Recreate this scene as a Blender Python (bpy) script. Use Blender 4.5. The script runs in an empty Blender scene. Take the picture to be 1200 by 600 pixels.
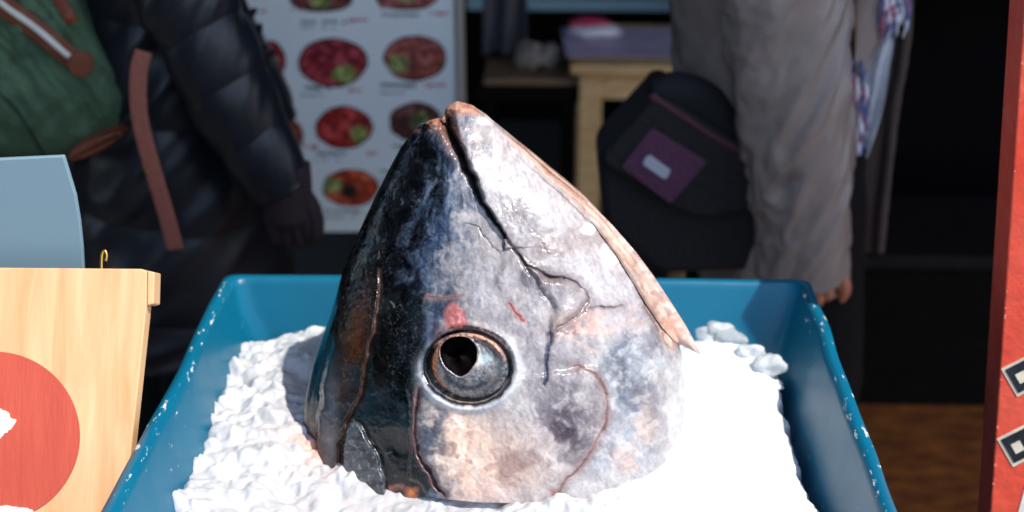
import bpy, bmesh, math, random
import numpy as np
from mathutils import Vector, Matrix, Euler, noise as mnoise
random.seed(7)
S = bpy.context.scene
C = S.collection
R = math.radians

# ------------------------------------------------------------------ camera
F = 1200 * 50.0 / 36.0
CAM = np.array([0.0, 0.0, 1.5])
ROT = Euler((R(90 - 23.5), 0, R(1.6)), 'XYZ')
RM = np.array(ROT.to_matrix())
cam_d = bpy.data.cameras.new('camera'); cam = bpy.data.objects.new('camera', cam_d); C.objects.link(cam)
cam.location = CAM; cam.rotation_euler = ROT
cam_d.lens = 50; cam_d.sensor_width = 36; cam_d.clip_end = 300; cam_d.clip_start = 0.02
cam_d.dof.use_dof = True; cam_d.dof.focus_distance = 1.14; cam_d.dof.aperture_fstop = 4.5
cam_d.dof.aperture_blades = 0
S.camera = cam

def rays(px, py):
    px = np.asarray(px, float); py = np.asarray(py, float)
    d = np.stack([(px - 600) / F, -(py - 300) / F, -np.ones_like(px)], -1)
    return d @ RM.T
def on_plane(px, py, p0, n, off=0.0):
    d = rays(px, py); n = np.asarray(n, float)
    t = ((np.asarray(p0, float) - CAM) @ n + off) / (d @ n)
    return CAM + d * t[..., None]
def at(px, py, Y):                      # a measured direction met with the upright plane at distance Y
    return Vector(on_plane(px, py, (0, Y, 0), (0, 1, 0)))
def atz(px, py, z):
    return Vector(on_plane(px, py, (0, 0, z), (0, 0, 1)))
def px2m(p):                            # metres per photo pixel at a point
    v = (np.asarray(p) - CAM) @ RM
    return -v[2] / F

# ------------------------------------------------------------------ numpy noise
def _h(ix, iy, seed):
    n = (ix * 374761393 + iy * 668265263 + seed * 974634777) & 0xffffffff
    n = ((n ^ (n >> 13)) * 1274126177) & 0xffffffff
    n = ((n ^ (n >> 16)) * 2246822519) & 0xffffffff
    n = n ^ (n >> 15)
    return n / 4294967296.0
def vnoise(x, y, seed=0):
    x = np.asarray(x, float); y = np.asarray(y, float)
    ix = np.floor(x).astype(np.int64); iy = np.floor(y).astype(np.int64)
    fx = x - ix; fy = y - iy
    fx = fx * fx * (3 - 2 * fx); fy = fy * fy * (3 - 2 * fy)
    a = _h(ix, iy, seed); b = _h(ix + 1, iy, seed); c = _h(ix, iy + 1, seed); d = _h(ix + 1, iy + 1, seed)
    return (a * (1 - fx) + b * fx) * (1 - fy) + (c * (1 - fx) + d * fx) * fy
def fbm(x, y, seed=0, octv=4, gain=.5):
    s = 0; a = 1; tot = 0
    for o in range(octv):
        s = s + a * vnoise(x * 2 ** o + 17.3 * o, y * 2 ** o + 5.1 * o, seed + o); tot += a; a *= gain
    return s / tot
def worley(x, y, seed=0):
    ix = np.floor(x).astype(np.int64); iy = np.floor(y).astype(np.int64)
    d1 = np.full(x.shape, 9.0); d2 = np.full(x.shape, 9.0); idv = np.zeros(x.shape)
    for ox in (-1, 0, 1):
        for oy in (-1, 0, 1):
            cx = ix + ox; cy = iy + oy
            hx = _h(cx, cy, seed); hy = _h(cx, cy, seed + 1)
            d = np.sqrt((cx + hx - x) ** 2 + (cy + hy - y) ** 2)
            nearer = d < d1
            d2 = np.where(nearer, d1, np.minimum(d2, d)); idv = np.where(nearer, _h(cx, cy, seed + 2), idv)
            d1 = np.where(nearer, d, d1)
    return d1, d2, idv
def sstep(a, b, x):
    t = np.clip((x - a) / (b - a), 0, 1); return t * t * (3 - 2 * t)
def line_dist(px, py, pts):
    best = np.full(px.shape, 1e9); tt = np.zeros(px.shape); n = len(pts) - 1
    for i in range(n):
        (x0, y0), (x1, y1) = pts[i], pts[i + 1]
        dx, dy = x1 - x0, y1 - y0; L = dx * dx + dy * dy + 1e-9
        t = np.clip(((px - x0) * dx + (py - y0) * dy) / L, 0, 1)
        d = np.hypot(px - x0 - t * dx, py - y0 - t * dy)
        m = d < best; best = np.where(m, d, best); tt = np.where(m, (i + t) / n, tt)
    return best, tt
def poly_sd(px, py, pts):               # > 0 inside
    d, _ = line_dist(px, py, pts + [pts[0]])
    ins = np.zeros(px.shape, bool); n = len(pts)
    for i in range(n):
        x0, y0 = pts[i]; x1, y1 = pts[(i + 1) % n]
        c = ((y0 > py) != (y1 > py)) & (px < (x1 - x0) * (py - y0) / (y1 - y0 + 1e-12) + x0)
        ins ^= c
    return np.where(ins, d, -d)
def mixc0(c, m, col):
    m = np.clip(m, 0, 1)[..., None]; return c * (1 - m) + lin(col) * m
def lin(c):
    c = np.asarray(c, float) / 255.0
    return np.where(c <= .04045, c / 12.92, ((c + .055) / 1.055) ** 2.4)
def L4(r, g, b): return tuple(lin((r, g, b))) + (1.0,)

# ------------------------------------------------------------------ objects
def tag(o, label=None, cat=None, group=None, kind=None):
    if label: o['label'] = label
    if cat: o['category'] = cat
    if group: o['group'] = group
    if kind: o['kind'] = kind
    return o
def thing(name, label, cat, loc=(0, 0, 0), group=None):
    o = bpy.data.objects.new(name, None); C.objects.link(o); o.location = loc
    o.empty_display_size = .05
    return tag(o, label, cat, group)
def link(name, me, mat, parent=None, smooth=True):
    o = bpy.data.objects.new(name, me); C.objects.link(o)
    if mat: me.materials.append(mat)
    if smooth:
        me.polygons.foreach_set('use_smooth', [True] * len(me.polygons))
    if parent:
        o.parent = parent
        bpy.context.view_layer.update()
        o.matrix_parent_inverse = parent.matrix_world.inverted()      # meshes are modelled in world coordinates
    return o
def from_bm(name, bm, mat, parent=None, smooth=False):
    me = bpy.data.meshes.new(name); bm.normal_update(); bm.to_mesh(me); bm.free()
    return link(name, me, mat, parent, smooth)
def grid_mesh(name, P, cols=None, wrap=False, flip=False, extra=None):
    M, N = P.shape[:2]
    idx = np.arange(M * N).reshape(M, N)
    if wrap:
        a = idx[:-1]; b = np.roll(idx, -1, 1)[:-1]; c = np.roll(idx, -1, 1)[1:]; d = idx[1:]
    else:
        a = idx[:-1, :-1]; b = idx[:-1, 1:]; c = idx[1:, 1:]; d = idx[1:, :-1]
    q = np.stack([a, b, c, d], -1).reshape(-1, 4)
    if flip: q = q[:, ::-1]
    return raw_mesh(name, P.reshape(-1, 3), q, None if cols is None else cols.reshape(-1, cols.shape[-1]))
def raw_mesh(name, V, Q, cols=None):
    me = bpy.data.meshes.new(name)
    me.vertices.add(len(V)); me.vertices.foreach_set('co', np.ascontiguousarray(V, np.float32).ravel())
    k = Q.shape[1]
    me.loops.add(Q.size); me.loops.foreach_set('vertex_index', np.ascontiguousarray(Q, np.int32).ravel())
    me.polygons.add(len(Q)); me.polygons.foreach_set('loop_start', np.arange(0, Q.size, k, dtype=np.int32))
    me.polygons.foreach_set('loop_total', np.full(len(Q), k, np.int32))
    me.update(calc_edges=True); me.validate()
    if cols is not None:
        a = me.color_attributes.new('Col', 'FLOAT_COLOR', 'POINT')
        c4 = np.ones((len(V), 4), np.float32); c4[:, :cols.shape[1]] = cols
        a.data.foreach_set('color', c4.ravel())
    return me
def add_box(bm, c, size, rot=None, bevel=0.0, seg=2):
    r = bmesh.ops.create_cube(bm, size=1.0); vs = r['verts']
    m = Matrix.Translation(c) @ (rot.to_4x4() if rot else Matrix.Identity(4)) @ Matrix.Diagonal((*size, 1))
    bmesh.ops.transform(bm, matrix=m, verts=vs)
    if bevel:
        es = list({e for v in vs for e in v.link_edges})
        bmesh.ops.bevel(bm, geom=es, offset=bevel, segments=seg, affect='EDGES', profile=.5)
def box_obj(name, c, size, mat, parent=None, rot=None, bevel=.004):
    bm = bmesh.new(); add_box(bm, Vector(c), size, rot, bevel)
    return from_bm(name, bm, mat, parent)
def prism(name, pts, thick_vec, mat, parent=None, bevel=0.0, smooth=False):   # pts: world points of a flat outline
    bm = bmesh.new()
    a = [bm.verts.new(p) for p in pts]; b = [bm.verts.new(Vector(p) + Vector(thick_vec)) for p in pts]
    f1 = bm.faces.new(a); f2 = bm.faces.new(b[::-1]); n = len(a)
    for i in range(n): bm.faces.new((a[i], b[i], b[(i + 1) % n], a[(i + 1) % n]))
    bmesh.ops.recalc_face_normals(bm, faces=bm.faces)
    if bevel: bmesh.ops.bevel(bm, geom=list(bm.edges), offset=bevel, segments=2, affect='EDGES', profile=.5)
    return from_bm(name, bm, mat, parent, smooth)
def catmull(pts, n):
    pts = [np.asarray(p, float) for p in pts]
    P = [2 * pts[0] - pts[1]] + pts + [2 * pts[-1] - pts[-2]]
    out = []
    for k in range(n):
        u = k / (n - 1) * (len(pts) - 1); i = min(int(u), len(pts) - 2); t = u - i
        a, b, c, d = P[i], P[i + 1], P[i + 2], P[i + 3]
        out.append(.5 * ((2 * b) + (c - a) * t + (2 * a - 5 * b + 4 * c - d) * t * t + (3 * b - a - 3 * c + d) * t ** 3))
    return np.array(out)
def tube_grid(path, ra, rb=None, n=60, seg=40, side=(0, 1, 0), disp=None, pw=2.0):
    """loft of (super)ellipses: ra across, rb along `side`"""
    P = catmull(path, n); u = np.linspace(0, 1, n)
    ra = np.interp(u, np.linspace(0, 1, len(ra)), ra)
    rb = ra if rb is None else np.interp(u, np.linspace(0, 1, len(rb)), rb)
    T = np.gradient(P, axis=0); T /= np.linalg.norm(T, axis=1)[:, None]
    sd = np.asarray(side, float)
    B = sd - (T @ sd)[:, None] * T; B /= np.linalg.norm(B, axis=1)[:, None]
    A = np.cross(T, B)
    th = np.linspace(0, 2 * np.pi, seg, endpoint=False)
    ca = np.sign(np.cos(th)) * np.abs(np.cos(th)) ** (2 / pw); sa = np.sign(np.sin(th)) * np.abs(np.sin(th)) ** (2 / pw)
    U, TH = np.meshgrid(u, th, indexing='ij')
    k = 1.0 if disp is None else 1 + disp(U, TH)
    k = np.broadcast_to(k, U.shape)
    G = P[:, None, :] + (A[:, None, :] * (ra[:, None] * ca[None, :])[..., None] + B[:, None, :] * (rb[:, None] * sa[None, :])[..., None]) * k[..., None]
    return G
def capped(name, G, mat, parent=None, cap=True):
    me = grid_mesh(name, G, wrap=True)
    if cap:
        bm = bmesh.new(); bm.from_mesh(me)
        bm.verts.ensure_lookup_table()
        M, N = G.shape[:2]
        for row in (0, M - 1):
            vs = [bm.verts[row * N + j] for j in range(N)]
            try: bm.faces.new(vs if row else vs[::-1])
            except Exception: pass
        bmesh.ops.recalc_face_normals(bm, faces=bm.faces)
        bm.to_mesh(me); bm.free()
    return link(name, me, mat, parent)

# ------------------------------------------------------------------ materials
def mat(name, col=None, rough=.6, metal=0.0, spec=.5, bump=0.0, bscale=40, var=0.0, vscale=8, stretch=(1, 1, 1), col2=None,
        vc=False, coat=0.0, sss=0.0, sssr=(.02, .02, .02), sheen=0.0, rvar=0.0, detail=6, mix_lo=.35, mix_hi=.65, trans=0.0):
    m = bpy.data.materials.new(name); m.use_nodes = True
    nt = m.node_tree; N = nt.nodes; Lk = nt.links
    b = N['Principled BSDF']
    b.inputs['Roughness'].default_value = rough; b.inputs['Metallic'].default_value = metal
    b.inputs['Specular IOR Level'].default_value = spec
    b.inputs['Coat Weight'].default_value = coat; b.inputs['Coat Roughness'].default_value = .12
    if sss:
        b.inputs['Subsurface Weight'].default_value = sss; b.inputs['Subsurface Radius'].default_value = sssr
        b.inputs['Subsurface Scale'].default_value = 1.0
    if sheen: b.inputs['Sheen Weight'].default_value = sheen
    if trans: b.inputs['Transmission Weight'].default_value = trans
    tc = N.new('ShaderNodeTexCoord'); mp = N.new('ShaderNodeMapping'); mp.inputs['Scale'].default_value = stretch
    Lk.new(tc.outputs['Object'], mp.inputs['Vector'])
    src = None
    if vc:
        a = N.new('ShaderNodeVertexColor'); a.layer_name = 'Col'; src = a.outputs['Color']
    else:
        b.inputs['Base Color'].default_value = col
    if var or col2:
        n = N.new('ShaderNodeTexNoise'); n.inputs['Scale'].default_value = vscale; n.inputs['Detail'].default_value = detail
        n.inputs['Roughness'].default_value = .6
        Lk.new(mp.outputs['Vector'], n.inputs['Vector'])
        r = N.new('ShaderNodeValToRGB'); r.color_ramp.elements[0].position = mix_lo; r.color_ramp.elements[1].position = mix_hi
        Lk.new(n.outputs['Fac'], r.inputs['Fac'])
        mx = N.new('ShaderNodeMix'); mx.data_type = 'RGBA'
        Lk.new(r.outputs['Color'], mx.inputs['Factor'])
        if vc:
            mx.blend_type = 'MULTIPLY'; Lk.new(src, mx.inputs['A']); k = 1 - var; mx.inputs['B'].default_value = (k, k, k, 1)
        else:
            mx.inputs['A'].default_value = col
            mx.inputs['B'].default_value = col2 if col2 else tuple(c * (1 - var) for c in col[:3]) + (1,)
        src = mx.outputs['Result']
    if src: Lk.new(src, b.inputs['Base Color'])
    if bump:
        n2 = N.new('ShaderNodeTexNoise'); n2.inputs['Scale'].default_value = bscale; n2.inputs['Detail'].default_value = 5
        Lk.new(mp.outputs['Vector'], n2.inputs['Vector'])
        bp = N.new('ShaderNodeBump'); bp.inputs['Strength'].default_value = bump; bp.inputs['Distance'].default_value = .01
        Lk.new(n2.outputs['Fac'], bp.inputs['Height']); Lk.new(bp.outputs['Normal'], b.inputs['Normal'])
    if rvar:
        n3 = N.new('ShaderNodeTexNoise'); n3.inputs['Scale'].default_value = bscale * .4; n3.inputs['Detail'].default_value = 6
        Lk.new(mp.outputs['Vector'], n3.inputs['Vector'])
        mr = N.new('ShaderNodeMapRange'); mr.inputs['From Min'].default_value = .3; mr.inputs['From Max'].default_value = .7
        mr.inputs['To Min'].default_value = max(.03, rough - rvar); mr.inputs['To Max'].default_value = min(1, rough + rvar)
        Lk.new(n3.outputs['Fac'], mr.inputs['Value']); Lk.new(mr.outputs['Result'], b.inputs['Roughness'])
    return m

# ------------------------------------------------------------------ light
SUN_E, SUN_A = R(57), R(35)
to_sun = Vector((math.cos(SUN_E) * math.cos(SUN_A), -math.cos(SUN_E) * math.sin(SUN_A), math.sin(SUN_E)))
w = bpy.data.worlds.new('World'); S.world = w; w.use_nodes = True
nt = w.node_tree; sky = nt.nodes.new('ShaderNodeTexSky'); sky.sky_type = 'NISHITA'; sky.sun_disc = False
sky.sun_elevation = SUN_E; sky.sun_rotation = math.atan2(to_sun.x, to_sun.y)
nt.links.new(sky.outputs['Color'], nt.nodes['Background'].inputs['Color'])
nt.nodes['Background'].inputs['Strength'].default_value = .15
sl = bpy.data.lights.new('sun', 'SUN'); sl.energy = 3.05; sl.angle = R(.6); sl.color = (1, .945, .86)
so = bpy.data.objects.new('sun', sl); C.objects.link(so); so.rotation_euler = to_sun.to_track_quat('Z', 'Y').to_euler(); so.location = (2, -2, 5)
S.view_settings.view_transform = 'Standard'; S.view_settings.look = 'None'; S.view_settings.exposure = 0.90; S.view_settings.gamma = 1
S.view_settings.use_curve_mapping = False

# ================================================================== SETTING
def sheet(name, x0, x1, y0, y1, z, m):
    me = raw_mesh(name, np.array([(x0, y0, z), (x1, y0, z), (x1, y1, z), (x0, y1, z)]), np.array([[0, 1, 2, 3]]))
    return tag(link(name, me, m, None, False), kind='structure')
m_ground = mat('grey_asphalt', L4(92, 88, 84), .85, col2=L4(60, 58, 56), vscale=60, bump=.6, bscale=180)
sheet('ground', -60, 60, -60, 80, 0.0, m_ground)
m_deck = mat('worn_brown_floor', L4(184, 104, 40), .6, col2=L4(84, 40, 16), vscale=9, stretch=(1.5, 4, 1), bump=.5, bscale=60, mix_lo=.3, mix_hi=.7)
sheet('shop_floor', .30, 3.2, 1.6, 4.6, .004, m_deck)
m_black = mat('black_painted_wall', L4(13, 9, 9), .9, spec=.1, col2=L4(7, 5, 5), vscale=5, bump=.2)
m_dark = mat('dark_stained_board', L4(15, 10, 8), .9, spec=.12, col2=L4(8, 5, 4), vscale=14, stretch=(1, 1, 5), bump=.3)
# shop front: back wall, side walls and the unseen deep awning put in to keep the shop and the passers-by in shade
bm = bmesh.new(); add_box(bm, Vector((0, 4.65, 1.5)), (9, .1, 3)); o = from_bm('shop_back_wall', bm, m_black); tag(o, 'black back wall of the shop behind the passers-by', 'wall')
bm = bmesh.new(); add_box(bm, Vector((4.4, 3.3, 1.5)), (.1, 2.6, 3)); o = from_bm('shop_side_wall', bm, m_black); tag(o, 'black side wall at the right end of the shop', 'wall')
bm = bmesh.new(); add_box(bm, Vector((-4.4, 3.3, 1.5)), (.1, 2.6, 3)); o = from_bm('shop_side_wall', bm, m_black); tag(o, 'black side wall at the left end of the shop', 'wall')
bm = bmesh.new(); add_box(bm, Vector((-1.75, -.3, 1.6)), (.1, 3.0, 3.2)); o = from_bm('sky_block_wall', bm, m_dark); tag(o, 'dark unseen wall added left of the wooden sign to block the sky', 'wall')  # unseen wall added to keep sky reflection off the fish's left side
m_awn = mat('awning_cloth', L4(70, 72, 80), .8)
aw = thing('awning', 'grey cloth awning, unseen, put in to shade the shop front', 'awning', (0, 1.0, 3.0))
AWY = .82
bm = bmesh.new(); add_box(bm, Vector((0, (AWY + 4.7) / 2, 3.06)), (9.4, 4.7 - AWY, .02)); from_bm('canopy', bm, m_awn, aw)
bm = bmesh.new(); add_box(bm, Vector((0, AWY, 3.05)), (9.4, .03, .03), None, .006); from_bm('front_rail', bm, m_awn, aw)
# low dark ledge at the right, inside the shop
led = thing('display_ledge', 'low dark wooden ledge deep in the shop beside the red board', 'ledge', (1.3, 2.8, 0))
z1 = .33; yl = 2.66
box_obj('front_panel', (1.62, yl + .02, z1 / 2), (2.3, .03, z1 - .01), m_dark, led)
box_obj('top_board', (1.62, yl + .16, z1 + .012), (2.34, .34, .03), mat('dusty_dark_board', L4(28, 21, 19), .8, spec=.2, col2=L4(16, 12, 11), vscale=20, bump=.2), led)
box_obj('upper_shelf', (1.62, yl + .55, .86), (2.3, .3, .025), m_dark, led)
box_obj('back_panel', (1.62, yl + .72, .75), (2.34, .02, 1.5), m_black, led)

# ================================================================== TUB
RIMZ = .9
fl = atz(263, 320, RIMZ); fr = atz(946, 320, RIMZ); nl = atz(120, 600, RIMZ); nr = atz(1055, 600, RIMZ)
dl = (nl - fl) / (fl.y - nl.y); dr = (nr - fr) / (fr.y - nr.y)
YN = .60
TX0 = (fl.x + nl.x) / 2; TX1 = (fr.x + nr.x) / 2; TY1 = fl.y; TY0 = YN
m_tub = bpy.data.materials.new('blue_plastic'); m_tub.use_nodes = True
def tub_mat(m):
    nt = m.node_tree; N = nt.nodes; Lk = nt.links; b = N['Principled BSDF']
    b.inputs['Roughness'].default_value = .36; b.inputs['Specular IOR Level'].default_value = .35
    tc = N.new('ShaderNodeTexCoord')
    n1 = N.new('ShaderNodeTexNoise'); n1.inputs['Scale'].default_value = 7; n1.inputs['Detail'].default_value = 5
    Lk.new(tc.outputs['Object'], n1.inputs['Vector'])
    mx = N.new('ShaderNodeMix'); mx.data_type = 'RGBA'; mx.inputs['A'].default_value = L4(0, 82, 112); mx.inputs['B'].default_value = L4(8, 102, 132)
    Lk.new(n1.outputs['Fac'], mx.inputs['Factor'])
    # white scuffs: many on the rim, few on the walls
    mp = N.new('ShaderNodeMapping'); mp.inputs['Scale'].default_value = (1, .38, 1); Lk.new(tc.outputs['Object'], mp.inputs['Vector'])
    n2 = N.new('ShaderNodeTexNoise'); n2.inputs['Scale'].default_value = 140; n2.inputs['Detail'].default_value = 7; n2.inputs['Roughness'].default_value = .65
    Lk.new(mp.outputs['Vector'], n2.inputs['Vector'])
    sp = N.new('ShaderNodeSeparateXYZ'); Lk.new(tc.outputs['Object'], sp.inputs['Vector'])
    zr = N.new('ShaderNodeMapRange'); zr.inputs['From Min'].default_value = RIMZ - .012; zr.inputs['From Max'].default_value = RIMZ - .002
    zr.inputs['To Min'].default_value = .68; zr.inputs['To Max'].default_value = .594
    Lk.new(sp.outputs['Z'], zr.inputs['Value'])
    yr = N.new('ShaderNodeMapRange'); yr.inputs['From Min'].default_value = 1.30; yr.inputs['From Max'].default_value = 1.33   # the far rim is cleaner
    yr.inputs['To Min'].default_value = 0; yr.inputs['To Max'].default_value = .2; Lk.new(sp.outputs['Y'], yr.inputs['Value'])
    ad = N.new('ShaderNodeMath'); ad.operation = 'ADD'; Lk.new(zr.outputs['Result'], ad.inputs[0]); Lk.new(yr.outputs['Result'], ad.inputs[1])
    sb = N.new('ShaderNodeMath'); sb.operation = 'SUBTRACT'; Lk.new(n2.outputs['Fac'], sb.inputs[0]); Lk.new(ad.outputs[0], sb.inputs[1])
    ml = N.new('ShaderNodeMath'); ml.operation = 'MULTIPLY'; ml.inputs[1].default_value = 18; ml.use_clamp = True; Lk.new(sb.outputs[0], ml.inputs[0])
    mx2 = N.new('ShaderNodeMix'); mx2.data_type = 'RGBA'; mx2.inputs['B'].default_value = L4(205, 215, 222)
    Lk.new(ml.outputs[0], mx2.inputs['Factor']); Lk.new(mx.outputs['Result'], mx2.inputs['A'])
    Lk.new(mx2.outputs['Result'], b.inputs['Base Color'])
    n4 = N.new('ShaderNodeTexNoise'); n4.inputs['Scale'].default_value = 12; Lk.new(tc.outputs['Object'], n4.inputs['Vector'])
    bp = N.new('ShaderNodeBump'); bp.inputs['Strength'].default_value = .25; bp.inputs['Distance'].default_value = .01
    Lk.new(n4.outputs['Fac'], bp.inputs['Height']); Lk.new(bp.outputs['Normal'], b.inputs['Normal'])
tub_mat(m_tub)
def rrect(inset, rad, z, n=10):
    """rim outline follows the measured far and side edges"""
    def X0(y): return fl.x + (fl.y - y) * dl.x + inset
    def X1(y): return fr.x + (fr.y - y) * dr.x - inset
    y0 = TY0 + inset; y1 = TY1 - inset
    pts = []
    for (cx, cy, a0) in ((X1(y0) - rad, y0 + rad, -90), (X1(y1) - rad, y1 - rad, 0), (X0(y1) + rad, y1 - rad, 90), (X0(y0) + rad, y0 + rad, 180)):
        for k in range(n + 1):
            a = R(a0 + 90 * k / n); pts.append((cx + rad * math.cos(a), cy + rad * math.sin(a), z))
    # extra points along the straight sides
    out = []
    for i, p in enumerate(pts):
        q = pts[(i + 1) % len(pts)]; out.append(p)
        L = math.dist(p, q)
        if L > .05:
            m = int(L / .02)
            for k in range(1, m): out.append(tuple(p[j] + (q[j] - p[j]) * k / m for j in range(3)))
    return out
tub = thing('fish_tub', 'blue plastic tub full of crushed ice with scuffed rim', 'tub', ((TX0 + TX1) / 2, (TY0 + TY1) / 2, RIMZ - .30))
prof = [(.030, -.30), (.012, -.05), (.008, -.022), (.001, -.020), (0, -.017), (0, -.004), (.0012, 0.0), (.006, .0010), (.0095, .0006), (.0120, -.002), (.0140, -.007),
        (.019, -.03), (.030, -.06), (.050, -.20), (.058, -.265), (.075, -.285), (.12, -.29)]
ref = rrect(0, .03, 0); nref = len(ref)
rings = []
base_ring = rrect(.02, .022, 0)
cx, cy = (TX0 + TX1) / 2, (TY0 + TY1) / 2
fr_ring = np.array(rrect(0, .022, 0))
def tub_ring(ins, dz):
    pts = np.array(rrect(ins, .012 + (.010 if ins > .02 else 0), RIMZ + dz))
    # resample to the same count
    d = np.r_[0, np.cumsum(np.linalg.norm(np.diff(np.r_[pts, pts[:1]], axis=0), axis=1))]
    u = np.linspace(0, 1, 400, endpoint=False) * d[-1]
    pp = np.r_[pts, pts[:1]]
    return np.stack([np.interp(u, d, pp[:, k]) for k in range(3)], -1)
G = np.array([tub_ring(a, b) for a, b in prof])
wx = fbm(G[..., 0] * 9, G[..., 1] * 9, 5, 2) - .5
G[..., 0] += wx * .005; G[..., 2] += (fbm(G[..., 0] * 7 + 9, G[..., 1] * 7, 8, 2) - .5) * .006 * (G[..., 2] > RIMZ - .1)
capped('tub_shell', G, m_tub, tub)
# stand under the tub
st = thing('tub_stand', 'dark low counter that carries the blue tub of ice', 'stand', (cx, cy, 0))
box_obj('counter_top', (cx, cy, RIMZ - .318), (.52, .66, .034), m_dark, st)
for sx in (-1, 1):
    for sy in (-1, 1):
        box_obj('leg', (cx + sx * .22, cy + sy * .29, (RIMZ - .336) / 2), (.05, .05, RIMZ - .338), m_dark, st)

# ================================================================== ICE
ICEZ = .846
edge_px = [(150, 720), (190, 600), (215, 540), (236, 480), (250, 432), (264, 406), (276, 400), (300, 400), (340, 392), (375, 388), (450, 386), (560, 384), (700, 384), (790, 388),
           (815, 388), (832, 376), (852, 382), (868, 402), (890, 412), (906, 428), (916, 456), (938, 520), (965, 600), (1003, 720)]
edge = [tuple(atz(x, y, ICEZ))[:2] for x, y in edge_px]
edge = [(edge[0][0], .66)] + edge + [(edge[-1][0], .66)]
xs = [e[0] for e in edge]
gx = np.arange(min(xs) - .012, max(xs) + .012, .00115); gy = np.arange(.64, 1.34, .00125)
X, Y = np.meshgrid(gx, gy)
jx = (fbm(X * 45, Y * 45, 31, 3) - .5) * .016; jy = (fbm(X * 45 + 7, Y * 45, 41, 3) - .5) * .016
sd = poly_sd(X + jx, Y + jy, edge)
wxn = X + (fbm(X * 70, Y * 70, 3, 3) - .5) * .010; wyn = Y + (fbm(X * 70 + 9, Y * 70, 4, 3) - .5) * .010
def flakes(x, y, seed, tilt):
    """flat tilted plates, one per cell"""
    ix = np.floor(x).astype(np.int64); iy = np.floor(y).astype(np.int64)
    best = np.full(x.shape, -9.0)
    for ox in (-1, 0, 1):
        for oy in (-1, 0, 1):
            cx_ = ix + ox; cy_ = iy + oy
            lx = x - cx_ - _h(cx_, cy_, seed); ly = y - cy_ - _h(cx_, cy_, seed + 1)
            rr = .45 + .45 * _h(cx_, cy_, seed + 2); d = np.hypot(lx, ly * (1 + .5 * _h(cx_, cy_, seed + 6))) / rr
            h = .6 * _h(cx_, cy_, seed + 3) + tilt * ((_h(cx_, cy_, seed + 4) - .5) * lx + (_h(cx_, cy_, seed + 5) - .5) * ly) - .12 * d * d - .9 * sstep(.78, 1.2, d)
            best = np.maximum(best, h)
    return np.clip(best, -.7, 2)
def soft(a, n):
    for _ in range(n):
        a = (np.roll(a, 1, 0) + np.roll(a, -1, 0) + 2 * a) / 4; a = (np.roll(a, 1, 1) + np.roll(a, -1, 1) + 2 * a) / 4
    return a
left = 1 - sstep(-.02, .20, X)        # left part of the ice: rougher, and painted greyer for its shading
rough = (.22 + .78 * left) * (.35 + 1.15 * sstep(.3, .7, fbm(X * 22, Y * 22, 58, 3)))
Z = ICEZ - .007 + 1.0 * rough * (.0046 * soft(flakes(wxn / .020, wyn / .017, 11, 1.0), 2) + .0034 * soft(flakes(wxn / .0095, wyn / .0085, 31, 1.2), 1)) + (fbm(X * 11, Y * 11, 51, 3) - .5) * .018 + rough * ((fbm(X * 330, Y * 330, 59, 3) - .5) * .0006 + .0050 * soft(flakes(wxn / .037, wyn / .030, 71, .9), 2))
Z = soft(Z, 2)
q1, q2, qi = worley(wxn / .0092, wyn / .0088, 81); q3, _, qj = worley(wxn / .0155, wyn / .014, 85)
Z += (.15 + .85 * left) * soft(.0034 * np.sqrt(np.clip(1 - (q1 / .8) ** 2, 0, 1)) * (.35 + qi) + .0040 * np.sqrt(np.clip(1 - (q3 / .75) ** 2, 0, 1)) * (qj > .5), 2)
pf = on_plane(415.0, 588.0, (0, 0, ICEZ), (0, 0, 1)); hw = np.exp(-(((X - pf[0]) / .08) ** 2 + ((Y - pf[1]) / .06) ** 2)); Z = Z * (1 - .6 * hw) + (ICEZ - .004) * .6 * hw - .021 * hw
pf = on_plane(375.0, 530.0, (0, 0, ICEZ), (0, 0, 1)); Z -= .010 * np.exp(-(((X - pf[0]) / .03) ** 2 + ((Y - pf[1]) / .05) ** 2))
pf = on_plane(560.0, 600.0, (0, 0, ICEZ), (0, 0, 1)); Z += .003 * np.exp(-(((X - pf[0] - .03) / .12) ** 2 + ((Y - pf[1]) / .03) ** 2))
# a shallow hollow melted round the head and a slight heap behind
Z += .012 * np.exp(-((X + .21) ** 2 / .006 + (Y - 1.25) ** 2 / .01)) + .010 * np.exp(-((X - .24) ** 2 / .004 + (Y - 1.27) ** 2 / .004))
drop = np.clip(.010 - sd, 0, None)
Z -= sstep(0.012, -0.002, sd) * .010
Z -= np.clip(-(sd - .001), 0, .02) * 9
Zc = np.maximum(Z, RIMZ - .283)
icol = np.ones(X.shape + (3,)) * lin((232, 236, 240)); lw_ = left * sstep(.30, .62, fbm(X * 55, Y * 55, 91, 4)); icol = mixc0(icol, .75 * left + .25 * lw_, (180, 181, 184))  # left ice painted greyer so its shading does not burn out
bl = np.exp(-(((X - atz(376, 512, ICEZ).x) / .028) ** 2 + ((Y - atz(376, 512, ICEZ).y) / .018) ** 2)) * sstep(.42, .6, fbm(X * 150, Y * 150, 77, 3))
bl = bl + .35 * np.exp(-(((X + .17) / .05) ** 2 + ((Y - 1.13) / .1) ** 2)) * sstep(.45, .7, fbm(X * 90, Y * 90, 79, 3))
bl = np.clip(bl, 0, 1)[..., None]
icol = icol * (1 - bl) + lin((235, 165, 145)) * bl
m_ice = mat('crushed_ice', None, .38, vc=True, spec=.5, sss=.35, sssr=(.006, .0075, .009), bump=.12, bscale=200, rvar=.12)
me = grid_mesh('crushed_ice', np.stack([X, Y, Zc], -1), icol)
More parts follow.
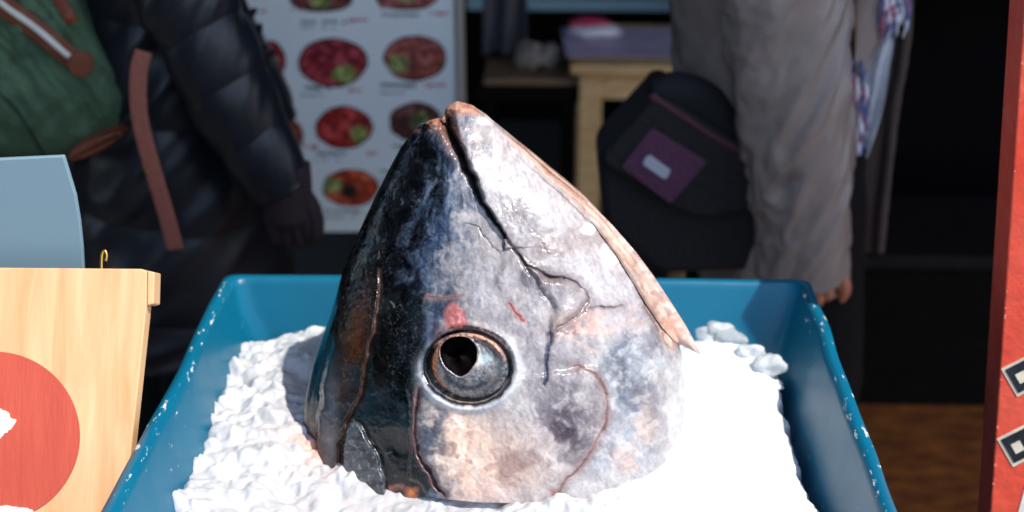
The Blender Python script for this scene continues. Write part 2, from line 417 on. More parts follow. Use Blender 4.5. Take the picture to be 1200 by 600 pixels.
# loose lumps along the edge and over the surface, part of the same mass of ice
def ice_bits(n, seed):
    rnd = random.Random(seed); bm = bmesh.new()
    def bit(x, y, z, r):
        res = bmesh.ops.create_icosphere(bm, subdivisions=2, radius=1)
        sx, sy, sz = r * rnd.uniform(.7, 1.4), r * rnd.uniform(.7, 1.3), r * rnd.uniform(.3, .7)
        off = Vector((rnd.random() * 50,) * 3); rot = Euler((rnd.random() * 6, rnd.random() * 6, rnd.random() * 6)).to_matrix()
        for v in res['verts']:
            k = 1 + .5 * mnoise.noise(v.co * 1.3 + off)
            q = rot @ v.co
            v.co = Vector((q.x * sx * k + x, q.y * sy * k + y, q.z * sz * k + z))
    E = np.array(edge)
    L = np.r_[0, np.cumsum(np.linalg.norm(np.diff(E, axis=0), axis=1))]
    for i in range(n):
        u = rnd.uniform(.08, .70) * L[-1]; x = np.interp(u, L, E[:, 0]); y = np.interp(u, L, E[:, 1])
        x += rnd.gauss(0, .006); y += rnd.gauss(-.004, .006)
        if y < .7: continue
        bit(x, y, ICEZ - .006 + rnd.uniform(-.012, .002), rnd.uniform(.004, .010))
    return bm
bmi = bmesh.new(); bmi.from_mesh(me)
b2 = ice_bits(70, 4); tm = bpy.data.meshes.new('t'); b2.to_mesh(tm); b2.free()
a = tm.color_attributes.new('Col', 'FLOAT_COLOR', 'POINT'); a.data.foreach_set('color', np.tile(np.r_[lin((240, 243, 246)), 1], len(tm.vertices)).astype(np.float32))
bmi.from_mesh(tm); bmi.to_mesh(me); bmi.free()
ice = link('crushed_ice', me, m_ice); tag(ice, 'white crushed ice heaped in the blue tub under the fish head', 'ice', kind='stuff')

m_clear = mat('clear_ice', L4(245, 250, 252), .14, spec=.5, trans=.65, bump=.3, bscale=120)
m_clear.node_tree.nodes['Principled BSDF'].inputs['IOR'].default_value = 1.31
for i, (px, py, r, lb) in enumerate(((828, 382, .0105, 'clear wet lump of ice nearest the pink tip of the fish belly'), (841, 381, .012, 'largest clear lump of ice on the heap right of the fish head'), (856, 388, .010, 'clear lump of ice on the heap just right of the largest lump'),
                                     (880, 408, .009, 'small clear lump of ice near the middle of the right back edge of the heap'), (901, 424, .011, 'clear lump of ice at the right back corner of the heap'))):
    rnd = random.Random(i + 40); bm = bmesh.new(); bmesh.ops.create_icosphere(bm, subdivisions=3, radius=1); p = atz(px, py, ICEZ + .004)
    k_, j_ = np.argmin(abs(gx - p.x)), np.argmin(abs(gy - p.y)); off = Vector((i * 7.3, 2, 1))
    for v in bm.verts:
        q = v.co * (1 + .42 * mnoise.noise(v.co * 1.25 + off)); v.co = Vector((p.x + q.x * r * 1.4, p.y - .012 + q.y * r * 1.1, max(Zc[j_, k_], ICEZ - .012) + r * .7 + q.z * r * .9))
    tag(from_bm('ice_lump', bm, m_clear, None, True), lb, 'ice lump', 'clear lumps of ice at the back of the heap')

# ================================================================== FISH HEAD
LEAN = R(9)
FN = np.array([0, -math.cos(LEAN), math.sin(LEAN)])
FP = np.array([0, 1.118, .85])
XL = [(121, 533), (122, 530), (124, 526), (128, 522), (135, 520), (139, 516), (142, 503), (146, 491), (150, 487), (154, 484), (162, 478), (172, 470), (200, 455), (230, 440), (262, 425), (290, 412), (320, 401),
      (350, 393), (370, 387), (400, 376), (430, 366), (470, 357), (500, 355), (600, 352)]
XR = [(121, 537), (122, 541), (124, 548), (128, 557), (137, 570), (153, 590), (178, 620), (204, 650), (235, 688), (265, 717), (295, 740), (322, 758), (352, 774), (382, 788), (400, 795), (415, 799), (450, 803), (500, 802), (600, 796)]
def xl(y): return np.interp(y, [a for a, _ in XL], [b for _, b in XL])
def xr(y): return np.interp(y, [a for a, _ in XR], [b for _, b in XR])
def thick(y): return np.interp(y, [121, 128, 150, 200, 300, 400, 500, 600], [.004, .014, .026, .044, .074, .096, .108, .112])
def s_of(px, py): return 2 * (px - xl(py)) / (xr(py) - xl(py)) - 1
def depth0(px, py):
    s = np.clip(s_of(px, py), -1, 1)
    s2 = s - .18 * (1 - s * s)                   # fullest a little right of the middle
    return thick(py) * np.clip(1 - np.abs(s2) ** 2.1, 0, 1) ** .62
SLIT = [(523, 141), (530, 160), (541, 185), (556, 216), (572, 246), (590, 276)]
SLIT2 = [(590, 276), (602, 293), (618, 310), (640, 322), (664, 327)]
MAXL = [(640, 322), (664, 327), (684, 340), (690, 352), (683, 366), (664, 380), (645, 390)]
MAX2 = [(600, 288), (628, 330), (650, 362), (643, 392)]
LINE_A = [(688, 362), (708, 360), (728, 358)]
PREOP = [(672, 429), (690, 436), (704, 446), (711, 462), (712, 480), (705, 508), (690, 534), (668, 560), (650, 582)]
CHEEK = [(494, 452), (489, 470), (487, 492), (488, 520), (495, 545), (508, 566), (520, 580)]
GILL = [(446, 318), (445, 350), (440, 387), (426, 433), (420, 470), (404, 494), (399, 520), (396, 545), (396, 566)]
FOLD = [(392, 392), (384, 425), (379, 450), (373, 490), (371, 514)]
CRACK = [(545, 262), (560, 268), (575, 284), (584, 296)]
HX, HY = 537.5, 416.5
EX, EY, ERX, ERY, ETH = 548.5, 430.5, 51.5, 43.5, R(8)
def eye_r(px, py, k=1.0):
    dx, dy = px - EX, py - EY
    a = dx * math.cos(ETH) + dy * math.sin(ETH); b = -dx * math.sin(ETH) + dy * math.cos(ETH)
    return np.hypot(a / ERX, b / ERY), np.arctan2(b, a)
def g(d, w): return np.exp(-(d / w) ** 2)
def warp(px, py):
    dx = (fbm(px / 19, py / 19, 201, 3) - .5) * 9 + (fbm(px / 5, py / 5, 203, 2) - .5) * 1.2
    dy = (fbm(px / 19, py / 19, 205, 3) - .5) * 9 + (fbm(px / 5, py / 5, 207, 2) - .5) * 1.2
    k = np.clip((py - 150) / 60, 0.1, 1) * np.clip(np.minimum(px - xl(py), xr(py) - px) / 20, 0, 1)
    r, t_ = eye_r(px, py); k = k * sstep(1.0, 1.5, r)
    return px + dx * k, py + dy * k
def fish_disp(px, py):
    px, py = warp(px, py); wv = .45 + 1.1 * fbm(px / 14, py / 14, 209, 3)
    D = np.zeros(px.shape)
    d, t = line_dist(px, py, SLIT); w = 5.6 * (1 - t) + 1.3
    jag = 1 + .5 * (fbm(px / 6, py / 6, 3, 2) - .5)
    D -= .022 * g(d, w * jag) * (1 - .75 * t)
    side = px - np.interp(py, [p[1] for p in SLIT], [p[0] for p in SLIT])
    near = g(d, 26) * (py < 290)
    D += near * np.where(side > 0, .004, -.001)
    for P, dep, wd in ((SLIT2, .0032, 1.4), (MAXL, .0018, 1.4), (MAX2, .0015, 2.6), (LINE_A, .002, 1.1), (PREOP, .0022, 1.5), (CHEEK, .003, 1.8), (GILL, .003, 1.8), (FOLD, .003, 1.8), (CRACK, .001, 1.0)):
        d, t = line_dist(px, py, P); fade = np.clip(np.minimum(t, 1 - t) * 6 + .25, 0, 1)
        D -= dep * wv * g(d, wd * wv) * fade
    # overlapping plates
    plate = poly_sd(px, py, [(446, 318), (445, 350), (440, 387), (426, 433), (420, 470), (404, 494), (399, 520), (396, 566), (380, 600), (300, 600), (300, 318)])
    D += .007 * sstep(-1, 3, plate) * sstep(315, 380, py)
    fold = poly_sd(px, py, [(392, 392), (384, 425), (379, 450), (373, 490), (371, 530), (300, 530), (300, 392)])
    D -= .009 * sstep(-1, 3, fold) * sstep(385, 440, py)
    grey = poly_sd(px, py, [(402, 500), (415, 490), (428, 505), (440, 535), (452, 560), (454, 600), (400, 600)])
    D += .006 * sstep(-1, 4, grey)
    ck = poly_sd(px, py, CHEEK + [(520, 640), (900, 640), (900, 400), (600, 440)])
    D += .003 * sstep(-1, 8, ck) * sstep(10, 40, np.abs(px - 470)) * (px < 700)
    po = poly_sd(px, py, PREOP + [(640, 640), (560, 640), (480, 560), (480, 440), (600, 420)])
    D += .004 * sstep(-1.5, 2.5, po) * np.exp(-np.clip(po, 0, None) / 45) * sstep(425, 450, py)
    d, t = line_dist(px, py, SLIT + SLIT2[1:]); jw = sstep(-2, 2, px - np.interp(py, [141, 276, 327], [523, 590, 664])) * (py < 330)
    D += .0040 * jw * np.exp(-d / 40) * sstep(141, 190, py) * sstep(286, 250, py)
    # jaw bone pad at the corner of the mouth
    mp_ = poly_sd(px, py, MAXL + MAX2[::-1]); D += .004 * sstep(-1, 9, mp_)
    r, th = eye_r(px, py)
    D -= .010 * sstep(1.03, .90, r) + .026 * sstep(30, 24, np.hypot(px - HX, py - HY))
    D += .0035 * g(r - 1.13, .10)
    # shallow groove under the painted shadow strip below the corner of the mouth
    d, t = line_dist(px, py, [(644, 392), (641, 415), (637, 450)]); D -= .003 * g(d, 3.6 * (1 - .6 * t))
    D += (fbm(px / 70, py / 70, 90, 3) - .5) * .010 * np.clip((py - 140) / 80, 0, 1)
    D += (fbm(px / 16, py / 16, 95, 4) - .5) * .0012
    D += (fbm(px / 4, py / 5, 96, 3) - .5) * .0006
    return D
def mixc(c, m, col):
    m = np.clip(m, 0, 1)[..., None]; return c * (1 - m) + lin(col) * m
def fish_col(px, py):
    px, py = warp(px, py)
    wx = px + (fbm(px / 30, py / 30, 1, 3) - .5) * 26; wy = py + (fbm(px / 30 + 9, py / 30, 2, 3) - .5) * 26
    ang = np.arctan2(px - 540, py - 20); rad = np.hypot(px - 540, py - 20)
    st = fbm(ang * 22 + (fbm(px / 30, py / 30, 61, 3) - .5) * 2.2, rad / 26, 6, 5)                      # streaks running down from the snout
    st2 = fbm(ang * 60 + (fbm(px / 18, py / 18, 62, 3) - .5) * 3, rad / 26, 7, 4)
    n1 = fbm(px / 40, py / 40, 8, 5); n2 = fbm(px / 9, py / 9, 9, 4); n3 = fbm(px / 3.2, py / 3.2, 10, 3)
    c = np.ones(px.shape + (3,)) * lin((186, 183, 188))
    c = mixc(c, sstep(.45, .68, st) * .75, (205, 203, 210))
    c = mixc(c, sstep(.45, .78, n1) * .42, (136, 131, 138))
    c = mixc(c, sstep(.45, .8, n2) * .35, (214, 211, 215))
    # lower jaw, paler
    jaw = sstep(0, 16, px - np.interp(py, [120, 141, 216, 276, 322, 400], [520, 523, 556, 590, 640, 720])) * sstep(400, 360, py)
    c = mixc(c, jaw * .75, (196, 193, 199)); c = mixc(c, jaw * sstep(.5, .72, st2) * .5, (228, 226, 230)); c = mixc(c, jaw * sstep(.52, .7, n1) * .5, (165, 150, 152))
    md = np.exp(-(((px - 618) / 52) ** 2 + ((py - 345) / 85) ** 2)) + .6 * np.exp(-(((px - 600) / 30) ** 2 + ((py - 270) / 60) ** 2))
    c = mixc(c, md * (.35 + .9 * sstep(.4, .65, st)) * .75, (128, 122, 130)); c = mixc(c, md * sstep(.5, .7, st2) * .5, (190, 186, 190))
    c = mixc(c, np.exp(-(((px - 640) / 34) ** 2 + ((py - 300) / 22) ** 2)) * .5 * sstep(.4, .65, n1), (140, 118, 112))
    c = mixc(c, np.exp(-(((px - 655) / 26) ** 2 + ((py - 352) / 20) ** 2)) * .4, (148, 138, 146))
    # small white patches painted in for specular glare
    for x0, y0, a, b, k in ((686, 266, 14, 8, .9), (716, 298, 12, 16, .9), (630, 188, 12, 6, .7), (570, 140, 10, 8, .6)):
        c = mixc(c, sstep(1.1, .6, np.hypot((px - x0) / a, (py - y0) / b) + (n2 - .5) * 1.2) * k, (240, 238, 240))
    # warm lower cheek
    warm = np.exp(-(((px - 550) / 75) ** 2 + ((py - 545) / 42) ** 2)) + .7 * np.exp(-(((px - 520) / 40) ** 2 + ((py - 500) / 30) ** 2))
    c = mixc(c, warm * 1.2, (236, 208, 194)); c = mixc(c, warm * sstep(.45, .65, st) * .8, (250, 238, 230)); c = mixc(c, warm * sstep(.55, .7, n2) * .55, (170, 118, 100))
    # mauve streaks inside the gill cover
    mv = np.exp(-(((px - 662) / 46) ** 2 + ((py - 500) / 62) ** 2))
    c = mixc(c, mv * sstep(.34, .60, st) * 1.0, (84, 72, 86)); c = mixc(c, mv * sstep(.5, .75, st2) * .5, (186, 176, 186))
    mv2 = np.exp(-(((px - 600) / 40) ** 2 + ((py - 545) / 35) ** 2)); c = mixc(c, mv2 * sstep(.5, .66, st) * .6, (150, 112, 108))
    # blue grey outer gill cover
    og = sstep(-6, 14, px - np.interp(py, [380, 430, 460, 480, 535, 582], [735, 690, 714, 716, 694, 655])) * sstep(370, 410, py)
    c = mixc(c, og * .8, (172, 178, 190)); c = mixc(c, og * sstep(.38, .68, fbm(wx / 22, wy / 46, 12, 5)) * .75, (100, 106, 122)); c = mixc(c, og * sstep(.48, .74, n2) * .4, (216, 216, 222))
    c = mixc(c, og * np.exp(-(((px - 745) / 26) ** 2 + ((py - 520) / 45) ** 2)) * sstep(.45, .8, fbm(wx / 20, wy / 34, 13, 4)) * .7, (228, 196, 180))
    c = mixc(c, np.exp(-(((px - 748) / 26) ** 2 + ((py - 410) / 56) ** 2)) * (.4 + .6 * sstep(.35, .65, st)) * .5, (104, 124, 146)); c = mixc(c, np.exp(-(((px - 772) / 14) ** 2 + ((py - 430) / 50) ** 2)) * sstep(.42, .6, st2) * .7, (112, 92, 100))
    c = mixc(c, og * sstep(60, 10, xr(py) - px) * sstep(400, 440, py) * .6, (214, 210, 212)); c = mixc(c, og * sstep(540, 575, py) * .5, (206, 198, 198))  # brightness beside the ice painted into the right edge and foot
    # torn pink place at the mouth corner
    tr = np.exp(-(((px - 690) / 34) ** 2 + ((py - 378) / 13) ** 2)); c = mixc(c, tr * sstep(.36, .62, n2 * .6 + n1 * .4) * .75, (222, 172, 154))
    tr2 = np.exp(-(((px - 664) / 24) ** 2 + ((py - 390) / 7) ** 2)); c = mixc(c, tr2 * sstep(.45, .6, n3) * .8, (150, 84, 70))
    c = mixc(c, np.exp(-(((px - 745) / 20) ** 2 + ((py - 372) / 14) ** 2)) * .45 * sstep(.35, .65, n2), (200, 150, 134))
    # belly band at the right edge
    bw = xr(py) - px
    band = sstep(1, .6, (bw + (n2 - .5) * 7) / np.interp(py, [140, 200, 300, 400], [9, 14, 20, 22])) * sstep(140, 185, py) * sstep(420, 395, py)
    c = mixc(c, band * .85, (212, 172, 156)); c = mixc(c, band * sstep(.45, .65, fbm(bw / 4, py / 26, 14, 3)) * .8, (238, 218, 208)); c = mixc(c, band * sstep(.5, .72, fbm(bw / 3, py / 40, 15, 3)) * .6, (150, 108, 96))
    c = mixc(c, g(bw - 20, 2.0) * sstep(170, 220, py) * sstep(400, 370, py) * .6, (110, 78, 72))
    # dark back: blue-black, then a streaky blue band, then silver
    bx = np.interp(py, [120, 150, 200, 260, 320, 380, 430, 480, 600], [512, 514, 516, 508, 500, 494, 488, 486, 486])
    q = px - bx + (st - .5) * 70 + (n1 - .5) * 70 + (n3 - .5) * 16
    blue = sstep(62, 8, q); black = sstep(14, -26, q)
    c = mixc(c, blue * .9, (78, 104, 132)); c = mixc(c, blue * sstep(.45, .75, n2) * .35, (132, 152, 172)); c = mixc(c, blue * sstep(.5, .7, st2) * .6, (36, 56, 78))
    deep = np.exp(-(((px - 512) / 26) ** 2 + ((py - 285) / 40) ** 2)); c = mixc(c, deep * sstep(.4, .6, n2) * .9, (30, 62, 98))
    c = mixc(c, black, (16, 22, 30)); c = mixc(c, black * sstep(.58, .74, n2) * .35, (44, 58, 74)); c = mixc(c, black * sstep(.74, .84, n3) * .12, (110, 122, 132))
    # greenish black behind the eye
    c = mixc(c, poly01(px, py, [(446, 340), (500, 345), (492, 452), (488, 500), (496, 548), (512, 572), (450, 600), (400, 560), (400, 500), (424, 470), (440, 390)], 5) * .88, (15, 23, 26))
    gb = poly01(px, py, [(446, 340), (492, 345), (488, 500), (500, 570), (450, 600), (400, 560), (424, 470)], 6)
    c = mixc(c, gb * sstep(.58, .72, fbm(wx / 14, wy / 30, 15, 4)) * .5, (52, 66, 70)); c = mixc(c, gb * sstep(.76, .84, n3) * .3, (120, 130, 134))
    # the outer plates at the left
    pl = poly01(px, py, [(447, 318), (445, 350), (440, 387), (426, 433), (420, 470), (404, 494), (399, 520), (396, 566), (340, 600), (340, 380), (400, 322)], 3)
    c = mixc(c, pl * .95, (26, 24, 27))
    br = np.exp(-(((px - 414 + (py - 400) * .22) / 13) ** 2 + ((py - 405) / 62) ** 2)); c = mixc(c, pl * br * (.5 + .6 * n2), (104, 66, 44))
    gr = np.exp(-(((px - 386 + (py - 490) * .05) / 8) ** 2 + ((py - 490) / 62) ** 2)); c = mixc(c, pl * gr * (.45 + .7 * n2), (120, 118, 126))
    c = mixc(c, pl * sstep(510, 560, py) * .5, (96, 92, 98)); c = mixc(c, pl * sstep(378, 368, px + (500 - py) * .12) * .75, (26, 34, 44))
    gf = poly01(px, py, [(402, 502), (415, 492), (428, 506), (440, 535), (452, 560), (454, 600), (398, 600)], 4)
    c = mixc(c, gf * .85, (104, 110, 116)); c = mixc(c, gf * sstep(.52, .66, fbm(wx / 22, wy / 10, 16, 4)) * .8, (36, 44, 48)); c = mixc(c, gf * sstep(.6, .75, n3) * .4, (176, 180, 184))
    # raw flesh at the foot of the flap
    fle = poly01(px, py, [(455, 566), (488, 572), (490, 588), (470, 592), (456, 588)], 3); c = mixc(c, fle, (186, 122, 104)); c = mixc(c, fle * g(np.hypot(px - 468, py - 577), 8), (56, 26, 22)); c = mixc(c, fle * g(np.hypot(px - 481, py - 577), 5), (236, 150, 60))
    # cheek edge
    d, t = line_dist(px, py, CHEEK); c = mixc(c, g(d - 2, 3.2) * .8, (140, 104, 102)); c = mixc(c, g(d, 1.6) * .8, (30, 20, 22))
    sp = np.exp(-(((px - 505) / 13) ** 2 + ((py - 512) / 34) ** 2)); c = mixc(c, sp * sstep(.42, .6, n2) * .8, (70, 62, 70))
    # gill edge reddish rim, lines
    d, t = line_dist(px, py, GILL); c = mixc(c, g(d + 0, 2.2) * .75, (128, 96, 84)); c = mixc(c, g(np.hypot(px - 396, py - 558), 9) * .9, (196, 76, 40))
    d, t = line_dist(px, py, PREOP); wv = fbm(px / 11, py / 11, 213, 3); c = mixc(c, g(d, 3.4) * .5, (206, 172, 168)); c = mixc(c, g(d, .6 + 1.3 * wv) * .7, (118, 66, 62)); c = mixc(c, g(np.hypot(px - 651, py - 577), 5) * .7, (190, 96, 82))
    for P, w_, k in ((SLIT2, 1.4, .8), (MAXL, 1.2, .7), (MAX2, 1.2, .25), (LINE_A, 1.0, .6), (CRACK, .9, .55)):
        d, t = line_dist(px, py, P); wv = fbm(px / 12, py / 12, 211, 3); c = mixc(c, g(d, w_ * (.5 + wv)) * k * sstep(.22, .5, wv), (44, 36, 40))
    d, t = line_dist(px, py, [(596, 356), (604, 366), (613, 378)]); c = mixc(c, g(d, 3.0) * .9, (206, 140, 132)); c = mixc(c, g(d, 1.2) * .8, (120, 50, 50))
    d, t = line_dist(px, py, [(500, 349), (522, 350), (542, 345)]); c = mixc(c, g(d, 4) * .7, (196, 160, 160)); c = mixc(c, g(d + 1, 1.6) * .7, (60, 40, 46))
    d, t = line_dist(px, py, [(644, 392), (641, 415), (637, 450)]); c = mixc(c, g(d + (n2 - .5) * 3, 4.2 * (1 - .55 * t)) * .85, (66, 80, 108))  # shadow under the mouth corner painted as a dark blue strip
    d, t = line_dist(px, py, [(660, 392), (680, 404), (700, 416)]); c = mixc(c, g(d, 2.2) * .6, (214, 190, 180))
    # red spot over the eye
    sp = np.hypot((px - 534) / 13, (py - 372) / 16); c = mixc(c, sstep(1.25, .75, sp + (n2 - .5) * .4), (204, 136, 138)); c = mixc(c, sstep(1.0, .3, sp) * sstep(.45, .65, n3) * .6, (232, 178, 176))
    c = mixc(c, g(np.hypot((px - 536) / 24, (py - 386) / 8), 1) * .6, (150, 86, 92))
    # pale ring round the eye
    r, th = eye_r(px, py)
    lower = sstep(-.35, .5, np.sin(th)) + .6 * sstep(.4, .9, np.cos(th)); lower = np.clip(lower, 0, 1)
    c = mixc(c, g(r - 1.13, .11) * lower * .85, (216, 220, 230))
    c = mixc(c, g(r - 1.0 + (n2 - .5) * .10, .05 + .03 * (n1 - .3)) * .95, (18, 16, 20))
    upl = g(r - 1.09, .06) * sstep(.2, .7, -np.sin(th)); c = mixc(c, upl * sstep(.4, .6, n3) * .9, (60, 36, 40))
    # mouth: dark gap and pink lips, worn pale tip
    d, t = line_dist(px, py, SLIT); side = px - np.interp(py, [p[1] for p in SLIT], [p[0] for p in SLIT])
    c = mixc(c, g(d, 10 * (1 - t) + 2) * np.where(side < 0, .9, .45) * sstep(.62, .2, t), (224, 170, 150))
    c = mixc(c, g(d, 6.2 * (1 - t) + 1.7), (14, 10, 12))
    tip = sstep(158, 146, py) * sstep(526, 518, px); c = mixc(c, tip * sstep(.4, .6, n2 * .5 + n3 * .5), (214, 146, 112)); c = mixc(c, tip * sstep(.55, .7, n2) * .8, (60, 36, 30))
    tip2 = sstep(140, 128, py) * sstep(516, 524, px); c = mixc(c, tip2 * .8, (222, 176, 150)); c = mixc(c, tip2 * sstep(.5, .65, n3) * .6, (170, 96, 70))
    cl_ = np.clip(c.mean(-1) * 3, 0, 1); c = mixc(c, cl_ * sstep(.50, .72, n3) * .08, (236, 234, 238)); c = mixc(c, cl_ * sstep(.50, .28, n3) * .08, (96, 92, 102)); c = mixc(c, cl_ * sstep(.50, .74, n2) * .10, (240, 238, 242)); c = mixc(c, cl_ * sstep(.48, .26, n2) * .08, (104, 100, 112))
    st3 = fbm(ang * 150 + (n1 - .5) * 8, rad / 13, 21, 3); st4 = fbm(px / 2.2 + py / 7, py / 5 - px / 9, 22, 3)
    c = mixc(c, cl_ * sstep(.54, .74, st3) * .10, (240, 236, 236)); c = mixc(c, cl_ * sstep(.46, .28, st3) * .10, (92, 86, 94)); c = mixc(c, cl_ * sstep(.60, .74, st4) * .10, (238, 234, 234)); c = mixc(c, cl_ * sstep(.40, .26, st4) * .10, (84, 78, 86))
    for P in (SLIT2, MAXL, PREOP, LINE_A):
        d, t = line_dist(px, py, P); c = mixc(c, cl_ * g(d + (n2 - .5) * 8, 9) * .34, (118, 98, 102))
    # fine salt-like flecks and scratches everywhere
    fl_ = sstep(.76, .84, vnoise(px / 1.7, py / 1.7, 18)); c = mixc(c, fl_ * .08 * sstep(.5, .62, n1), (238, 238, 240))
    rng = np.random.RandomState(5)
    for i in range(60):
        x0 = rng.uniform(400, 780); y0 = rng.uniform(200, 570); a = rng.normal(0, .9); L = rng.uniform(4, 16)
        m = (np.abs(px - x0) < 40) & (np.abs(py - y0) < 40)
        if not m.any(): continue
        d, t = line_dist(px[m], py[m], [(x0, y0), (x0 + L * math.sin(a) * .6 + 2, y0 + L * .5 * math.cos(a)), (x0 + L * math.sin(a), y0 + L * math.cos(a))])
        cc = c[m]; cc = mixc(cc, g(d, .8) * np.minimum(1, np.minimum(t, 1 - t) * 5) * rng.uniform(.08, .3), (236, 236, 240) if rng.rand() < .65 else (70, 60, 66)); c[m] = cc
    return np.clip(c, 0, 1) ** 1.35 * .95 * (1 + cl_[..., None] * np.array([.02, 0, -.055]))
def poly01(px, py, pts, soft): return sstep(-soft, soft, poly_sd(px, py, pts) + (fbm(px / 7, py / 7, 19, 3) - .5) * soft * 2)

def build_fish():
    MR, NC = 500, 470
    BOT = [(355, 500), (361, 508), (371, 515), (374, 532), (378, 545), (387, 555), (396, 564), (412, 572), (430, 581), (450, 591), (460, 592), (466, 586), (476, 585), (488, 578), (500, 578), (520, 580), (560, 584), (600, 585), (650, 584),
           (700, 579), (740, 569), (770, 553), (790, 531), (798, 510), (802, 484)]
    bs = [2 * (x - xl(y)) / (xr(y) - xl(y)) - 1 for x, y in BOT]; by = [y for _, y in BOT]
    s1 = np.sin(np.linspace(-1, 1, NC) * np.pi / 2 * .86) / math.sin(np.pi / 2 * .86)
    ybot = np.interp(s1, bs, by)
    t = np.linspace(0, 1, MR) ** 1.0
    py = 121 + (ybot[None, :] + 5 - 121) * t[:, None]          # +5: the foot is bedded in the ice
    px = xl(py) + (s1[None, :] + 1) / 2 * (xr(py) - xl(py))
    edge_f = np.clip((1 - np.abs(s1)) / .03, 0, 1)[None, :]
    D0 = depth0(px, py); D = D0 + fish_disp(px, py) * edge_f
    FR = on_plane(px, py, FP, FN, D)
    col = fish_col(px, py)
    # the far flank mirrors the near one across the middle plane of the head
    mid = on_plane(px, py, FP, FN, 0 * D0)
    BK = FR - FN * (2 * ((FR - FP) @ FN))[..., None]
    BK = BK[:, ::-1]; colb = col[:, ::-1]
    P = np.concatenate([FR, BK[:, 1:-1]], 1); K = np.concatenate([col, colb[:, 1:-1]], 1)
    me = grid_mesh('skin', P, K, wrap=True)
    bm = bmesh.new(); bm.from_mesh(me); bm.verts.ensure_lookup_table()
    M, N = P.shape[:2]; lay = bm.verts.layers.float_color.get('Col')
    low = [bm.verts[(M - 1) * N + j] for j in range(N)]; c = sum((v.co for v in low), Vector()) / N; c.z = ICEZ - .02
    cv = bm.verts.new(c); cv[lay] = (*lin((170, 60, 50)), 1)
    for j in range(N): bm.faces.new((low[j], cv, low[(j + 1) % N]))
    bm.verts.ensure_lookup_table(); top = [bm.verts[j] for j in range(N)]; c = sum((v.co for v in top), Vector()) / N; tv = bm.verts.new(c + Vector((0, 0, .0005))); tv[lay] = (*lin((222, 176, 150)), 1)
    for j in range(N): bm.faces.new((top[(j + 1) % N], tv, top[j]))
    bmesh.ops.recalc_face_normals(bm, faces=bm.faces)
    bm.to_mesh(me); bm.free()
    return me
fish = thing('tuna_head', 'cut tuna head standing snout up on the ice in the blue tub', 'fish head', tuple(on_plane(580.0, 540.0, FP, FN)))
m_fish = mat('wet_fish_skin', None, .27, vc=True, spec=.38, metal=0, bump=.06, bscale=240, coat=.32, rvar=.14)
body = link('skin', build_fish(), m_fish, fish)

def fish_depth(px, py): return depth0(px, py) + fish_disp(px, py)
# eye: domed disc with a torn hole, and a dark bowl inside it
NR, NT = 70, 180
th = np.linspace(0, 2 * np.pi, NT, endpoint=False)
hp = np.array([(518, 406), (525, 399), (536, 395.5), (548, 397.5), (555, 404), (558, 415), (553, 429), (541, 440), (529, 434), (519, 421)], float) - (HX, HY)
ha = np.arctan2(hp[:, 1], hp[:, 0]) % (2 * np.pi); hr = np.hypot(hp[:, 0], hp[:, 1]); od = np.argsort(ha)
hole = np.interp(th, np.r_[ha[od] - 2 * np.pi, ha[od], ha[od] + 2 * np.pi], np.tile(hr[od], 3)) * 1.07 * (1 + .06 * (fbm(np.cos(th) * 4 + 5, np.sin(th) * 4 + 5, 3, 3) - .5))
ox = EX + ERX * .985 * np.cos(th) * math.cos(ETH) - ERY * .985 * np.sin(th) * math.sin(ETH)
oy = EY + ERX * .985 * np.cos(th) * math.sin(ETH) + ERY * .985 * np.sin(th) * math.cos(ETH)
u = np.linspace(0, 1, NR)[:, None]
epx = (HX + hole * np.cos(th)) * (1 - u) + ox * u; epy = (HY + hole * .98 * np.sin(th)) * (1 - u) + oy * u
r, tt = eye_r(epx, epy)
base = depth0(epx, epy) + (fbm(epx / 70, epy / 70, 90, 3) - .5) * .010
D = base - .0085 + .011 * np.sqrt(np.clip(1 - (r * .97) ** 2, 0, 1)) + (fbm(epx / 6, epy / 6, 71, 4) - .5) * .0016
D += .0040 * g((r - .86) / .08, 1) * sstep(.1, .7, -np.sin(tt)) * (.4 + 1.6 * fbm(epx / 7, epy / 4, 72, 3)) + .0010 * g(u - .05, .04)
ec = np.ones(epx.shape + (3,)) * lin((112, 114, 122))
n2 = fbm(epx / 6, epy / 6, 73, 4); n3 = fbm(epx / 2.4, epy / 2.4, 74, 3)
ec = mixc(ec, sstep(.48, .66, n2) * .8, (62, 66, 76)); ec = mixc(ec, sstep(.50, .66, n3) * .6, (178, 178, 186)); ec = mixc(ec, sstep(.55, .7, fbm(epx / 12, epy / 9, 78, 4)) * .6, (164, 150, 146))
ec = mixc(ec, g(r - .55, .09) * sstep(-.1, .7, np.sin(tt)) * .85, (26, 44, 54)); ec = mixc(ec, g(r - .72, .08) * sstep(-.4, .5, np.sin(tt)) * .75, (176, 164, 162))
ec = mixc(ec, g(r - .72, .10) * sstep(.25, .8, np.cos(tt)) * .7, (30, 46, 58))
ec = mixc(ec, g(r - .80, .07) * sstep(.25, .85, -np.cos(tt)) * .95, (206, 122, 66))
ec = mixc(ec, g(r - .88, .09) * sstep(.15, .65, -np.sin(tt)) * sstep(.3, .5, n2), (222, 178, 158)); ec = mixc(ec, g(r - .84, .05) * sstep(.3, .7, -np.sin(tt)) * sstep(.5, .62, n3) * .8, (96, 46, 36))
